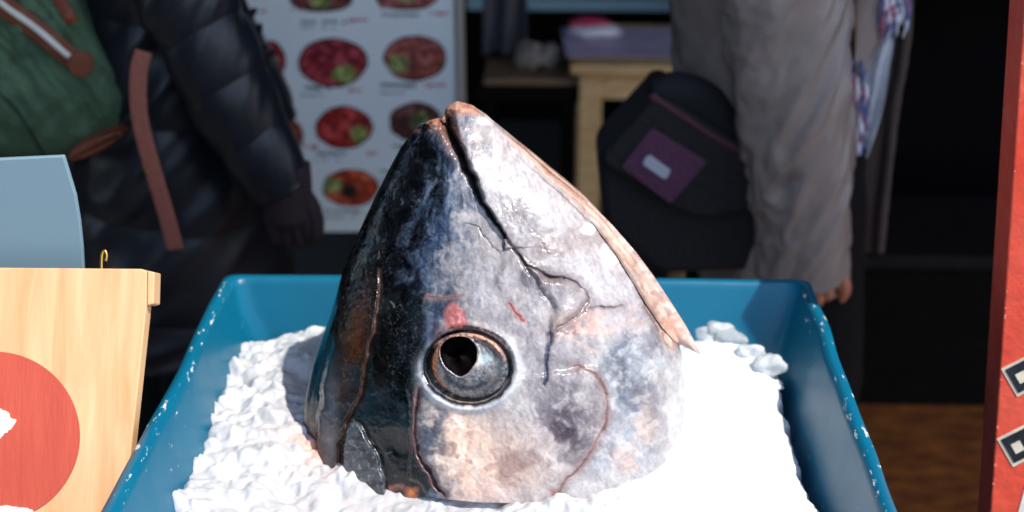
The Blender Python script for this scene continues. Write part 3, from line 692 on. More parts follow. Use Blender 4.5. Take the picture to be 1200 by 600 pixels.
ec = mixc(ec, sstep(.84, .90, r + .07 * np.sin(tt) - .05 * np.cos(tt)) * sstep(-.75, -.35, np.sin(tt)), (16, 15, 18)); ec = mixc(ec, sstep(.94, .98, r), (16, 15, 18)); ec = ec * .62; ec = mixc(ec, sstep(.74, .80, r) * sstep(.99, .93, r) * sstep(.30, .75, -np.sin(tt)) * sstep(.34, .5, fbm(epx / 9, epy / 5, 79, 3)), (196, 150, 134)); ec = mixc(ec, g(r - .80, .03) * sstep(.3, .7, -np.sin(tt)) * sstep(.45, .6, fbm(epx / 6, epy / 6, 80, 3)) * .9, (96, 40, 34)); ec = mixc(ec, g(u - .02, .04) * .3, (206, 200, 196))
ec = mixc(ec, np.exp(-(((epx - 566) / 9) ** 2 + ((epy - 421) / 7) ** 2)) * .9, (176, 196, 200)); ec = mixc(ec, np.exp(-(((epx - 560) / 4) ** 2 + ((epy - 424) / 7) ** 2)) * .8, (226, 210, 196))  # pale highlight right of the pupil painted into the iris
m_eye = mat('glassy_wet_eye', None, .24, vc=True, spec=.45, coat=.3, bump=.22, bscale=300, rvar=.12)
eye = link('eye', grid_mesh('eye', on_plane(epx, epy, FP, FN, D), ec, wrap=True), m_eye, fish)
# pupil bowl
kk = np.linspace(0, 1, 16)[:, None]
ppx = HX + (hole * 1.04 * np.cos(th))[None, :] * (1 - kk); ppy = HY + (hole * .98 * 1.04 * np.sin(th))[None, :] * (1 - kk)
rim = (base[0] - .0085 + .011 * np.sqrt(np.clip(1 - (r[0] * .97) ** 2, 0, 1)))[None, :]
PD = rim - .0005 - .011 * np.sqrt(np.clip(1 - (1 - kk) ** 2, 0, 1)); PD = np.where(kk > .99, PD[-1].mean(), PD)
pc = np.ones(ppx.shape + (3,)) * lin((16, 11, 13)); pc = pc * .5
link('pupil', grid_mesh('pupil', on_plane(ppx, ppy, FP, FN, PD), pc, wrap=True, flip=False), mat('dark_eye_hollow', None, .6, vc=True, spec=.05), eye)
# belly flap: thin pointed strip of skin along the right edge
outer = [(690, 237), (718, 264), (745, 295), (765, 322), (785, 352), (804, 382), (814, 400), (821, 416)]
inner = [(668, 236), (696, 264), (722, 298), (740, 328), (757, 356), (776, 384), (790, 400), (817, 414)]
def dens(pts, n):
    p = np.array(pts, float); d = np.r_[0, np.cumsum(np.hypot(*np.diff(p, axis=0).T))]; u = np.linspace(0, d[-1], n)
    return np.stack([np.interp(u, d, p[:, k]) for k in (0, 1)], -1)
OA, IA = dens(outer, 160), dens(inner, 160)
vv = np.linspace(0, 1, 24)[None, :]
fx = IA[:, :1] * (1 - vv) + OA[:, :1] * vv; fy = IA[:, 1:] * (1 - vv) + OA[:, 1:] * vv
alng = np.linspace(0, 1, 160)[:, None]
lift = sstep(.1, .9, alng) * .004
inx = np.minimum(fx, xr(fy) - 1)
fd = depth0(inx, fy) * (1 - vv) + .004 * vv
fd = fd - .001 + .003 * vv + lift * (1 - .3 * vv) + .004 * np.sin(vv * np.pi) + (fbm(fx / 12, fy / 12, 81, 3) - .5) * .003
fcol = np.ones(fx.shape + (3,)) * lin((226, 196, 182)); fn = fbm(vv * 5 + 0 * alng, alng * 22 + 0 * vv, 82, 4)
fcol = mixc(fcol, sstep(.48, .66, fn) * .8, (246, 230, 220)); fcol = mixc(fcol, sstep(.52, .7, fbm(fx / 8, fy / 8, 83, 4)) * .55, (172, 126, 110))
fcol = mixc(fcol, sstep(.22, .0, vv + 0 * alng) * .7 * sstep(1, .6, alng), (120, 84, 80)); fcol = fcol * .64; fcol = mixc(fcol, np.exp(-(((fx - 790) / 12) ** 2 + ((fy - 385) / 16) ** 2)) * .5, (206, 134, 106))
top = on_plane(fx, fy, FP, FN, fd); und = on_plane(fx, fy, FP, FN, fd - .006 * np.sin(np.clip(vv, .02, .98) * np.pi) - .0005)
flap = np.concatenate([top, und[:, ::-1]], 1)
fme = grid_mesh('belly_flap', flap, np.concatenate([fcol, fcol[:, ::-1]], 1), wrap=True)
fo = link('belly_flap', fme, m_fish, fish)

# ================================================================== WOODEN SIGN
m_wood = bpy.data.materials.new('pale_sign_wood'); m_wood.use_nodes = True
def wood_nodes(m, ca, cb, cc, scale, axis, rough=.55):
    nt = m.node_tree; N = nt.nodes; Lk = nt.links; b = N['Principled BSDF']; b.inputs['Roughness'].default_value = rough
    tc = N.new('ShaderNodeTexCoord'); mp = N.new('ShaderNodeMapping'); mp.inputs['Scale'].default_value = axis; Lk.new(tc.outputs['Object'], mp.inputs['Vector'])
    n = N.new('ShaderNodeTexNoise'); n.inputs['Scale'].default_value = scale; n.inputs['Detail'].default_value = 8; n.inputs['Distortion'].default_value = .6
    Lk.new(mp.outputs['Vector'], n.inputs['Vector'])
    r = N.new('ShaderNodeValToRGB'); e = r.color_ramp.elements; e[0].position = .3; e[0].color = ca; e[1].position = .7; e[1].color = cb
    k = e.new(.5); k.color = cc
    Lk.new(n.outputs['Fac'], r.inputs['Fac']); Lk.new(r.outputs['Color'], b.inputs['Base Color'])
    bp = N.new('ShaderNodeBump'); bp.inputs['Strength'].default_value = .3; bp.inputs['Distance'].default_value = .004
    Lk.new(n.outputs['Fac'], bp.inputs['Height']); Lk.new(bp.outputs['Normal'], b.inputs['Normal'])
wood_nodes(m_wood, L4(206, 156, 110), L4(226, 186, 142), L4(216, 171, 126), 9, (6, 1, .7))
SE = R(62)
SP = np.array(atz(158, 505, RIMZ)); SP[1] += .004
SN = np.array([0, -math.sin(SE), math.cos(SE)])
def sg(px, py, off=0.0): return Vector(on_plane(float(px), float(py), SP, SN, np.array(off)))
sign = thing('wooden_sign', 'pale wooden sign with a big red disc leaning left of the tub', 'sign', tuple(sg(60, 640)))
th_v = Vector(-SN) * .016
prism('board', [sg(-190, 312), sg(166, 315), sg(172, 318), sg(171.5, 360), sg(156, 505), sg(150, 560), sg(138, 660), sg(-210, 660)], th_v, m_wood, sign, .0012)
prism('end_batten', [sg(172.6, 317), sg(181, 319), sg(180, 356), sg(172.2, 358)], Vector(-SN) * .02, m_wood, sign, .001)
for px in (-120, 60):
    q_ = sg(px, 500, -.03); box_obj('leg', (q_.x, q_.y + .02, q_.z / 2), (.03, .02, q_.z), m_dark, sign, None, .002)
m_gold = mat('brass_wire', L4(214, 168, 84), .3, metal=1.0)
hk = [sg(119, 316, -.006), sg(119, 306, -.006), sg(120, 297, -.006), sg(123, 294, -.006), sg(125, 299, -.006), sg(124, 306, -.006)]
capped('hook', tube_grid(hk, [.0013] * 3, n=40, seg=10, side=(0, 1, .01)), m_gold, sign)
# red disc, worn paint, with the white strokes of a character that is cut by the frame
m_red = mat('worn_red_paint', L4(190, 80, 60), .6, col2=L4(182, 72, 54), vscale=14, stretch=(5, 1, .8), bump=.08, bscale=60)
m_white = mat('white_sign_paint', L4(236, 232, 224), .55, col2=L4(216, 208, 198), vscale=30)
def flat_poly(name, pts, m, parent, t, n):
    return prism(name, pts, Vector(n) * t, m, parent)
disc = [sg(-6 + 100 * math.cos(a) , 511 + 99 * math.sin(a)) for a in np.linspace(0, 2 * np.pi, 96, endpoint=False)]
disc = [p + Vector(SN) * .0003 for p in disc]
flat_poly('red_disc', disc, m_red, sign, .0008, SN)
def stroke(pts):
    q = catmull([np.array(p, float) for p in pts + [pts[0]]], 60)[:-1]
    rnd = np.random.RandomState(len(pts)); q = q + rnd.normal(0, .35, q.shape)
    flat_poly('white_stroke', [sg(x, y, .0012) for x, y in q], m_white, sign, .0006, SN)
stroke([(-40, 476), (-8, 478), (4, 480), (10, 484), (13, 490), (19, 492), (15, 500), (6, 508), (-6, 516), (-40, 512)])
stroke([(-70, 592), (-10, 592), (20, 594), (38, 598), (34, 606), (-10, 612), (-70, 610)])
stroke([(-70, 540), (-50, 538), (-45, 560), (-66, 566)])

# flat blue-grey shape of unknown kind, modelled as a standing panel behind the sign
m_panel = mat('matt_blue_grey_sheet', L4(120, 146, 160), .9, spec=.1)
pan = [(-120, 192), (0, 187), (74, 183.5), (79, 200), (88, 230), (93, 260), (96, 290), (98, 330), (99, 420), (99, 1250), (-120, 1250)]
o = prism('blue_grey_panel', [at(x, y, 1.13) for x, y in pan], (0, .006, 0), m_panel, None, .0008)
tag(o, 'plain blue-grey shape of unknown kind with curved edge, modelled as a panel behind the wooden sign', 'panel')

# ================================================================== RED BOARD AT THE RIGHT
RBY = 1.17
rb = thing('red_board', 'tall worn red wooden board with two black stickers at the right', 'board', tuple(at(1160, 640, RBY)))
m_rb = mat('worn_red_gloss', L4(214, 62, 44), .42, col2=L4(222, 92, 70), vscale=7, bump=.2, bscale=50, rvar=.15)
def rp(px, py, off=0): return Vector(on_plane(float(px), float(py), (0, RBY, 0), (0, 1, 0), np.array(-off)))
a0, a1 = rp(1201.5, -8), rp(1155.5, 680)
right = Vector((.40, 0, 0))
prism('plank', [a0, a1, a1 + right, a0 + right], (0, .042, 0), m_rb, rb, .0015)
# chips of bare primer along the front edge
rnd = random.Random(9); m_prim = mat('bare_primer', L4(206, 130, 110), .7)
for i in range(14):
    k = rnd.random(); p = a0.lerp(a1, k); h = rnd.uniform(.0008, .004); wd = rnd.uniform(.0006, .0022)
    bm = bmesh.new(); add_box(bm, p + Vector((.0012, -.0001, 0)), (wd, .0008, h)); from_bm('paint_chip', bm, m_prim, rb)
m_stk = mat('black_sticker', L4(24, 26, 32), .4, col2=L4(40, 46, 56), vscale=70)
m_cream = mat('cream_sticker_edge', L4(226, 216, 196), .5, col2=L4(200, 188, 166), vscale=60)
def sticker(cpx, cpy):
    """(cpx, cpy): left corner; the sticker leans up to the right and runs out of the frame"""
    ux, uy = 27, -13.5; vx, vy = 19, 33; k = 2.05
    def q(a, b): return cpx + ux * k * a + vx * b, cpy + uy * k * a + vy * b
    def quad(nm, a0, b0, a1, b1, off, m, par): 
        return flat_poly(nm, [rp(*q(a0, b0), off), rp(*q(a1, b0), off), rp(*q(a1, b1), off), rp(*q(a0, b1), off)], m, par, .0004, (0, -1, 0))
    s = quad('sticker', 0, 0, 1, 1, .0003, m_cream, rb)
    quad('black_field', .055, .09, .95, .91, .0009, m_stk, s)
    quad('cream_square', .17, .36, .36, .68, .0015, m_cream, s)
    quad('cream_band', .44, .44, .80, .50, .0015, m_cream, s)
    quad('cream_band', .44, .58, .70, .63, .0015, m_cream, s)
sticker(1173, 432); sticker(1168, 514)
flat_poly('white_mark', [rp(1192, 604, .0004), rp(1204, 560, .0004), rp(1230, 560, .0004), rp(1225, 606, .0004)], m_white, rb, .0005, (0, -1, 0))

# ================================================================== MENU BOARD
MY = 2.38; MT = R(4)
MNn = np.array([0, -math.cos(MT), math.sin(MT)])
MP = np.array(at(420, 270, MY))
def mb(px, py, off=0.0): return Vector(on_plane(float(px), float(py), MP, MNn, np.array(off)))
menu = thing('menu_board', 'white menu board with rows of red rice bowl pictures behind the fish', 'menu', tuple(mb(420, 275)))
m_menu = mat('white_printed_sheet', L4(244, 249, 248), .45, col2=L4(238, 244, 244), vscale=3)
m_mfr = mat('beige_menu_frame', L4(176, 166, 152), .5)
prism('panel', [mb(255, -230), mb(531, -230), mb(531.5, 0), mb(534, 120), mb(537, 272), mb(262, 272)], Vector(-MNn) * .02, m_menu, menu, .002)
prism('side_frame', [mb(531.6, -230, .006), mb(541, -230, .006), mb(543, 0, .006), mb(548, 274, .006), mb(537.6, 274, .006), mb(534.6, 120, .006)], Vector(-MNn) * .03, m_mfr, menu, .002)
for px in (290, 510): prism('foot', [mb(px, 274), mb(px + 16, 274), mb(px + 16, 480), mb(px, 480)], Vector(-MNn) * .03, m_dark, menu, .002)
m_dish = mat('printed_dish', None, .45, vc=True)
def dish(cx_, cy_, a, b, meat, green, gx_, gy_, rim=(46, 26, 26), seed=0, dark=None):
    nr, na = 30, 72; th = np.linspace(0, 2 * np.pi, na, endpoint=False); rr = np.linspace(0, 1, nr)[:, None]
    wob = 1 + .12 * (fbm(np.cos(th) * 2 + seed, np.sin(th) * 2 + 7, seed, 3) - .5)
    X_ = cx_ + a * rr * np.cos(th) * wob; Y_ = cy_ + b * rr * np.sin(th) * wob
    c = np.ones(X_.shape + (3,)) * lin(meat)
    n = fbm(X_ / 7, Y_ / 5, seed + 3, 4)
    c = mixc(c, sstep(.5, .65, n) * .6, tuple(min(255, v + 70) for v in meat)); c = mixc(c, sstep(.5, .35, n) * .6, tuple(v * .45 for v in meat))
    if dark: c = mixc(c, np.exp(-(((X_ - cx_ - dark[0]) / dark[2]) ** 2 + ((Y_ - cy_ - dark[1]) / dark[3]) ** 2)) * 1.3, (26, 20, 18))
    gm = sstep(1.2, .7, np.hypot((X_ - cx_ - gx_) / (a * .34), (Y_ - cy_ - gy_) / (b * .42)) + (fbm(X_ / 6, Y_ / 6, seed + 8, 3) - .5) * .9)
    c = mixc(c, gm, green); c = mixc(c, gm * sstep(.5, .6, fbm(X_ / 4, Y_ / 4, seed + 9, 3)) * .8, (206, 210, 130))
    c = mixc(c, sstep(.90, .97, rr + 0 * X_), rim)
    P = on_plane(X_, Y_, MP, MNn, .0012)
    link('dish_picture', grid_mesh('dish_picture', P, c, wrap=True, flip=True), m_dish, menu)
dish(377, 0, 37, 14, (120, 50, 44), (88, 108, 46), -2, 4, seed=1); dish(477, -2, 36, 14, (146, 60, 52), (150, 120, 80), 0, 0, seed=2)
dish(390, 73, 41, 29, (150, 26, 40), (112, 138, 56), 14, 15, seed=3); dish(487, 68, 37, 27, (152, 64, 52), (104, 118, 60), -20, 8, (70, 40, 32), seed=4)
dish(317, 72, 18, 24, (138, 28, 34), (120, 60, 50), 4, 4, seed=5)
dish(403, 149, 34, 25, (176, 34, 30), (106, 128, 50), 18, 9, seed=6); dish(487, 143, 31, 23, (92, 38, 36), (54, 74, 40), 6, -2, seed=7)
dish(411, 220, 33, 22, (206, 66, 28), (96, 104, 42), -22, -3, seed=8, dark=(-2, 4, 12, 9)); dish(335, 160, 20, 22, (150, 70, 40), (120, 120, 50), 2, 0, seed=9)
m_txt = mat('menu_print_dark', L4(70, 72, 78), .5); m_txr = mat('menu_print_red', L4(196, 60, 70), .5)
def marks(name, m, rows, seed):
    rnd = random.Random(seed)
    for (x0, x1, y, h) in rows:
        x = x0; V = []; Q = []
        while x < x1:
            w_ = rnd.uniform(1.4, 4.2)
            if rnd.random() < .8:
                k = len(V); yy = y + rnd.uniform(-.6, .6); hh = h * rnd.uniform(.6, 1)
                V += [mb(x, yy, .0012), mb(x + w_, yy, .0012), mb(x + w_, yy + hh, .0012), mb(x, yy + hh, .0012)]; Q.append([k, k + 3, k + 2, k + 1])
            x += w_ + rnd.uniform(.6, 1.6)
        if V: link(name, raw_mesh(name, np.array([tuple(v) for v in V]), np.array(Q)), m, menu, False)
marks('menu_print', m_txt, [(352, 402, 24, 4), (352, 395, 32, 2), (448, 490, 16, 4), (350, 392, 101, 5), (352, 384, 111, 2), (446, 486, 98, 5), (446, 474, 108, 2), (368, 404, 178, 4), (368, 398, 186, 2), (460, 500, 170, 4), (380, 420, 246, 4), (380, 412, 254, 2), (440, 520, 200, 3), (445, 515, 210, 2), (445, 505, 219, 2), (445, 510, 240, 3), (450, 500, 250, 2)], 3)
marks('red_price_print', m_txr, [(408, 432, 22, 4), (342, 352, 8, 6), (440, 450, 6, 6), (500, 524, 14, 4), (408, 424, 104, 4), (498, 522, 98, 4), (356, 370, 170, 6), (430, 446, 178, 4), (372, 382, 240, 6), (430, 448, 250, 4), (300, 322, 100, 4), (300, 312, 12, 4)], 5)

# ================================================================== TABLE AND SHOP CLUTTER
TZ = .655
tf = [atz(677, 75, TZ), atz(842, 75, TZ), atz(836, 30, TZ), atz(655, 30, TZ)]
m_tw = bpy.data.materials.new('light_table_wood'); m_tw.use_nodes = True
wood_nodes(m_tw, L4(186, 140, 92), L4(222, 182, 132), L4(206, 164, 112), 12, (1, 1, 6))
tb = thing('small_table', 'small light wooden table with square legs behind the fish', 'table', (tf[0].x + .15, tf[0].y + .2, 0))
fy_ = tf[0].y; by_ = tf[2].y; x0 = tf[0].x; x1 = tf[1].x
box_obj('tabletop', ((x0 + x1) / 2, (fy_ + by_) / 2, TZ - .011), (x1 - x0 + .03, by_ - fy_ + .02, .022), m_tw, tb, None, .003)
lw = .05
box_obj('apron', ((x0 + x1) / 2, fy_ + .03, TZ - .055), (x1 - x0 - .11, .02, .06), m_tw, tb, None, .002)
for sx in (x0 + lw / 2 + .005, x1 - lw / 2 - .005):
    for sy in (fy_ + .035, by_ - .035):
        box_obj('leg', (sx, sy, (TZ - .024) / 2), (lw, lw, TZ - .024), m_tw, tb, None, .004)
m_sheet = mat('lilac_printed_sheet', L4(176, 156, 184), .5, col2=L4(206, 184, 200), vscale=18)
o = prism('paper_mat', [atz(664, 67, TZ + .002), atz(806, 67, TZ + .002), atz(802, 33, TZ + .002), atz(657, 33, TZ + .002)], (0, 0, .0015), m_sheet); tag(o, 'lilac printed paper mat lying on the small wooden table', 'paper')
cup = thing('wrapped_packet', 'pink and white wrapped packet lying on the lilac paper mat', 'packet', tuple(atz(697, 45, TZ + .004)))
def blob(name, c, r, m, parent, seed, squash=.5, res=3, amp=.25, freq=2.0):
    bm = bmesh.new(); bmesh.ops.create_icosphere(bm, subdivisions=res, radius=1)
    for v in bm.verts:
        k = 1 + amp * mnoise.noise(v.co * freq + Vector((seed * 3.1, 0, 0))); v.co = Vector((v.co.x * k * r[0] + c[0], v.co.y * k * r[1] + c[1], v.co.z * k * r[2] + c[2]))
    return from_bm(name, bm, m, parent, True)
pc_ = atz(697, 42, TZ + .004)
blob('white_wrapper', (pc_.x, pc_.y, pc_.z + .014), (.062, .045, .016), mat('white_film', L4(220, 206, 212), .35), cup, 2)
blob('pink_top', (pc_.x - .01, pc_.y + .015, pc_.z + .026), (.05, .035, .013), mat('pink_film', L4(206, 66, 96), .35), cup, 5)
# stool with tray and pale bundles left of the table
sx_ = atz(630, 96, .60)
stool = thing('low_stool', 'dark wooden stool left of the light table', 'stool', (sx_.x, sx_.y + .08, 0))
box_obj('seat', (sx_.x - .02, sx_.y + .1, .575), (.24, .24, .03), m_dark, stool)
for ax in (-1, 1):
    for ay in (-1, 1): box_obj('leg', (sx_.x - .02 + ax * .09, sx_.y + .1 + ay * .09, .28), (.03, .03, .555), m_dark, stool)
m_tray = mat('brown_tray', L4(122, 96, 72), .5)
box_obj('serving_tray', (sx_.x - .01, sx_.y + .08, .5995), (.22, .17, .016), m_tray, None, None, .004)
tag(bpy.context.scene.objects['serving_tray'], 'shallow brown tray on the dark stool', 'tray')
m_pale = mat('pale_cloth_bundle', L4(168, 152, 136), .8, col2=L4(96, 88, 84), vscale=25, bump=.4)
for i, (px, py, r_, lb) in enumerate(((622, 72, (.035, .04, .034), 'pale crumpled cloth bundle at the left on the brown tray'), (645, 74, (.026, .034, .03), 'smaller pale crumpled bundle beside the bigger one on the tray'))):
    p = at(px, py, sx_.y + .08); o = blob('cloth_bundle', (p.x, p.y, .6085 + r_[2] * .86), r_, m_pale, None, i + 3, amp=.35); tag(o, lb, 'bundle')
# grey cloth hanging in the gloom, pale shelf edge above the table
m_hang = mat('grey_hanging_cloth', L4(84, 80, 84), .85, bump=.3)
gxx = np.linspace(566, 618, 40)[None, :]; gyy = np.linspace(-160, 62, 50)[:, None]
HP = on_plane(gxx + 0 * gyy, gyy + 0 * gxx, (0, 3.3, 0), (0, 1, 0)); HP[..., 1] += .02 * np.sin(gxx / 4.0 + gyy / 90)
bk = HP.copy(); bk[..., 1] += .004
o = link('hanging_cloth', grid_mesh('hanging_cloth', np.concatenate([HP, bk[:, ::-1]], 1), wrap=True), m_hang); tag(o, 'dim grey cloth hanging in folds at the back of the shop', 'cloth')
o = box_obj('wall_shelf', at(740, -3, 3.9), (.9, .2, .03), mat('pale_blue_shelf', L4(150, 176, 184), .5)); tag(o, 'pale blue shelf high on the back wall above the table', 'shelf')

# ================================================================== PEOPLE
m_skin = mat('skin', L4(196, 138, 112), .5, col2=L4(180, 116, 92), vscale=20, sss=.1, sssr=(.01, .004, .002))
m_glove = mat('dark_knit_glove', L4(44, 30, 36), .85, bump=.5, bscale=200)
m_shoe = mat('black_shoe', L4(24, 24, 26), .4)
m_hairm = mat('black_hair', L4(26, 22, 22), .45, bump=.4, bscale=120, stretch=(1, 1, .2))
def skin_mesh(joints, edges, root):
    bm = bmesh.new(); vs = [bm.verts.new(j[0]) for j in joints]
    for a, b in edges: bm.edges.new((vs[a], vs[b]))
    me = bpy.data.meshes.new('sk'); bm.to_mesh(me); bm.free()
    o = bpy.data.objects.new('sk', me); C.objects.link(o)
    md = o.modifiers.new('s', 'SKIN'); sv = me.skin_vertices[0].data
    for i, j in enumerate(joints):
        r_ = j[1] if isinstance(j[1], tuple) else (j[1], j[1]); sv[i].radius = r_; sv[i].use_root = (i == root)
    sb = o.modifiers.new('b', 'SUBSURF'); sb.levels = sb.render_levels = 2
    dg = bpy.context.evaluated_depsgraph_get(); ev = o.evaluated_get(dg); out = bpy.data.meshes.new_from_object(ev)
    bpy.data.objects.remove(o); return out
def add_finger(bm, pts, r):
    G = tube_grid([np.array(p) for p in pts], [r * 1.05, r, r * .92, r * .75, r * .35], n=22, seg=12, side=(0, 1, .1))
    n0 = len(bm.verts); M, N = G.shape[:2]
    vs = [[bm.verts.new(G[i, j]) for j in range(N)] for i in range(M)]
    for i in range(M - 1):
        for j in range(N): bm.faces.new((vs[i][j], vs[i][(j + 1) % N], vs[i + 1][(j + 1) % N], vs[i + 1][j]))
    bm.faces.new(vs[-1]); bm.faces.new(vs[0][::-1])
def person_body(parent, cx_, cy_, near, gloved, sh_z):
    """near: list of joints shoulder, elbow, wrist, palm end of the arm on the camera's side"""
    sh, el, wr, pe = [Vector(p) for p in near]
    J = [((cx_, cy_, .90), (.085, .09)), ((cx_, cy_, 1.10), (.08, .09)), ((cx_, cy_, sh_z - .06), (.08, .09)), ((cx_ + .02, cy_, sh_z + .07), .05), ((cx_ + .03, cy_, sh_z + .17), (.075, .07)), ((cx_ + .035, cy_, sh_z + .27), (.08, .075)),
         (sh, .055), (el, .043), (wr, .026), (pe, (.036, .020)),
         ((cx_, cy_ + .19, sh_z), .055), ((cx_ - .02, cy_ + .24, sh_z - .28), .043), ((cx_ + .08, cy_ + .24, sh_z - .50), .026), ((cx_ + .11, cy_ + .24, sh_z - .58), (.03, .02)),
         ((cx_ + .02, cy_ - .08, .82), .065), ((cx_ + .06, cy_ - .09, .48), .055), ((cx_ + .02, cy_ - .09, .09), .036), ((cx_ + .15, cy_ - .09, .04), .03),
         ((cx_ - .02, cy_ + .08, .82), .065), ((cx_ - .05, cy_ + .09, .48), .055), ((cx_ - .15, cy_ + .09, .10), .036), ((cx_ - .03, cy_ + .09, .04), .03)]
    E = [(0, 1), (1, 2), (2, 3), (3, 4), (4, 5), (2, 6), (6, 7), (7, 8), (8, 9), (2, 10), (10, 11), (11, 12), (12, 13), (0, 14), (14, 15), (15, 16), (16, 17), (0, 18), (18, 19), (19, 20), (20, 21)]
    me = skin_mesh(J, E, 0)
    bm = bmesh.new(); bm.from_mesh(me)
    d = (pe - wr).normalized(); sd = Vector((1, 0, 0)) - d * d.x; sd.normalize(); nn = d.cross(sd)
    if nn.y > 0: nn = -nn                                  # towards the camera: back of the hand
    for k, (o_, L_) in enumerate(() if gloved else ((-.022, .036), (-.008, .042), (.008, .044), (.022, .038))):
        b0 = pe + sd * o_ - d * .012; p1 = b0 + d * (.018 + L_ * .25); p2 = p1 + d * L_ * .35 - nn * .016; p3 = p2 - nn * .024 + d * .006; p4 = p3 - nn * .012 - d * .012
        add_finger(bm, [b0, p1, p2, p3, p4], .0088)
    t0 = wr.lerp(pe, .45) + sd * .026
    if not gloved: add_finger(bm, [t0 - d * .01, t0 + sd * .016 + d * .022 - nn * .006, t0 + sd * .020 + d * .048 - nn * .016, t0 + sd * .012 + d * .066 - nn * .022], .0112)
    # face, ears
    hx, hy, hz = cx_ + .045, cy_, sh_z + .215
    def dome(c, r3):
        res = bmesh.ops.create_uvsphere(bm, u_segments=14, v_segments=10, radius=1)
        for v in res['verts']: v.co = Vector((c[0] + v.co.x * r3[0], c[1] + v.co.y * r3[1], c[2] + v.co.z * r3[2]))
    dome((hx + .078, hy, hz - .005), (.022, .014, .026)); dome((hx + .068, hy, hz - .055), (.012, .026, .007))
    for s_ in (-1, 1): dome((hx - .015, hy + s_ * .076, hz), (.022, .012, .034)); dome((hx + .066, hy + s_ * .032, hz + .022), (.010, .014, .009))
    bm.to_mesh(me); bm.free()
    b = link('body', me, m_skin, parent)
    # hair cap
    bm = bmesh.new(); bmesh.ops.create_uvsphere(bm, u_segments=32, v_segments=20, radius=1)
    for v in list(bm.verts):
        if v.co.z < -.25 + .75 * max(0, v.co.x): bm.verts.remove(v)
    for v in bm.verts:
        k = 1 + .05 * mnoise.noise(v.co * 6); v.co = Vector((hx - .012 + v.co.x * .098 * k, hy + v.co.y * .092 * k, hz + .045 + v.co.z * .095 * k))
    from_bm('hair', bm, m_hairm, parent, True)
    for (ax, ay, tx) in ((cx_ + .02, cy_ - .09, .05), (cx_ - .15, cy_ + .09, .05)):
        blob('shoe', (ax + tx, ay, .045), (.135, .048, .046), m_shoe, parent, 4, amp=.08)
    return b
def wrinkle(seed, amp, fu, ft, ridge=True):
    def f(U, TH):
        c, s_ = np.cos(TH), np.sin(TH)
        n = fbm(U * fu + c * ft + s_ * .8 * ft + seed, c * ft * .9 - s_ * ft + U * fu * .35 + seed * 2, seed, 4)
        if ridge: n = 1 - 2 * np.abs(n - .5) * 1.6
        return (n - .55) * amp
    return f
def trousers(parent, m, cx_, cy_):
    hip = tube_grid([(cx_, cy_, .93), (cx_, cy_, .86), (cx_, cy_, .78)], [.10, .115, .11], [.11, .13, .13], n=16, seg=40)
    t = capped('trousers', hip, m, parent)
    for pth in ([(cx_ + .02, cy_ - .075, .86), (cx_ + .05, cy_ - .09, .50), (cx_ + .02, cy_ - .09, .075)], [(cx_ - .02, cy_ + .075, .86), (cx_ - .05, cy_ + .09, .50), (cx_ - .15, cy_ + .09, .085)]):
        capped('trouser_leg', tube_grid([Vector(p) for p in pth], [.08, .074, .065], n=50, seg=32, disp=wrinkle(3, .09, 9, .8)), m, t)

def rounded(pts, rad=6, n=5):
    out = []; m_ = len(pts)
    for i in range(m_):
        p = np.array(pts[i], float); a = np.array(pts[i - 1], float); b = np.array(pts[(i + 1) % m_], float)
        da = (a - p); da *= min(rad / np.linalg.norm(da), .45); db = (b - p); db *= min(rad / np.linalg.norm(db), .45)
        for q in np.linspace(0, 1, n): out.append(tuple((1 - q) ** 2 * (p + da) + 2 * q * (1 - q) * p + q * q * (p + db)))
    return out
# ---- right passer-by: taupe coat, shoulder bag, fringed scarf
PY = 1.74
m_coat = mat('taupe_nylon_coat', L4(152, 138, 132), .38, col2=L4(138, 124, 119), vscale=6, bump=.25, bscale=26, spec=.5)
m_coatd = mat('brown_coat_lining', L4(64, 52, 50), .7)
m_trou = mat('black_trousers', L4(10, 10, 14), .85, spec=.2, bump=.2)
def path(pts, Y): return [at(x, y, Y) for x, y in pts]
p0 = at(942, 320, PY); mpp = px2m(p0)
prx = at(925, 200, PY + .17)
pr = thing('person', 'person in taupe coat with fringed scarf and bare hand', 'person', (prx.x, PY + .17, 0))
slv = [at(898, -232, PY + .10), at(902, -190, PY + .03)] + path([(908, -130), (916, -60), (919, 0), (925, 90), (936, 180), (942, 252), (942, 324)], PY)
sh = at(905, -190, PY + .03); el = at(926, 90, PY); wr = at(938, 302, PY); pe = at(947, 333, PY - .005)
person_body(pr, prx.x, PY + .17, (sh, el, wr, pe), None, sh.z + .02)
lab_body = 'bare hand hanging below the coat cuff'
jk = capped('coat', tube_grid(path([(892, -215), (892, -130), (894, 0), (895, 110), (900, 215), (910, 300)], PY + .17), [.10, .135, .126, .118, .115, .115], [.12, .165, .16, .165, .175, .18], n=110, seg=90, disp=wrinkle(11, .10, 7, 1.3)), m_coat, pr)
def coat_sleeve(U, TH):
    return wrinkle(21, .22, 7.5, .8)(U, TH) + wrinkle(23, .08, 15, 1.6)(U, TH)
k = mpp
capped('sleeve', tube_grid(slv, [50 * k, 66 * k, 70 * k, 68 * k, 64 * k, 63 * k, 60 * k, 54 * k, 49 * k], n=180, seg=110, disp=coat_sleeve), m_coat, jk)
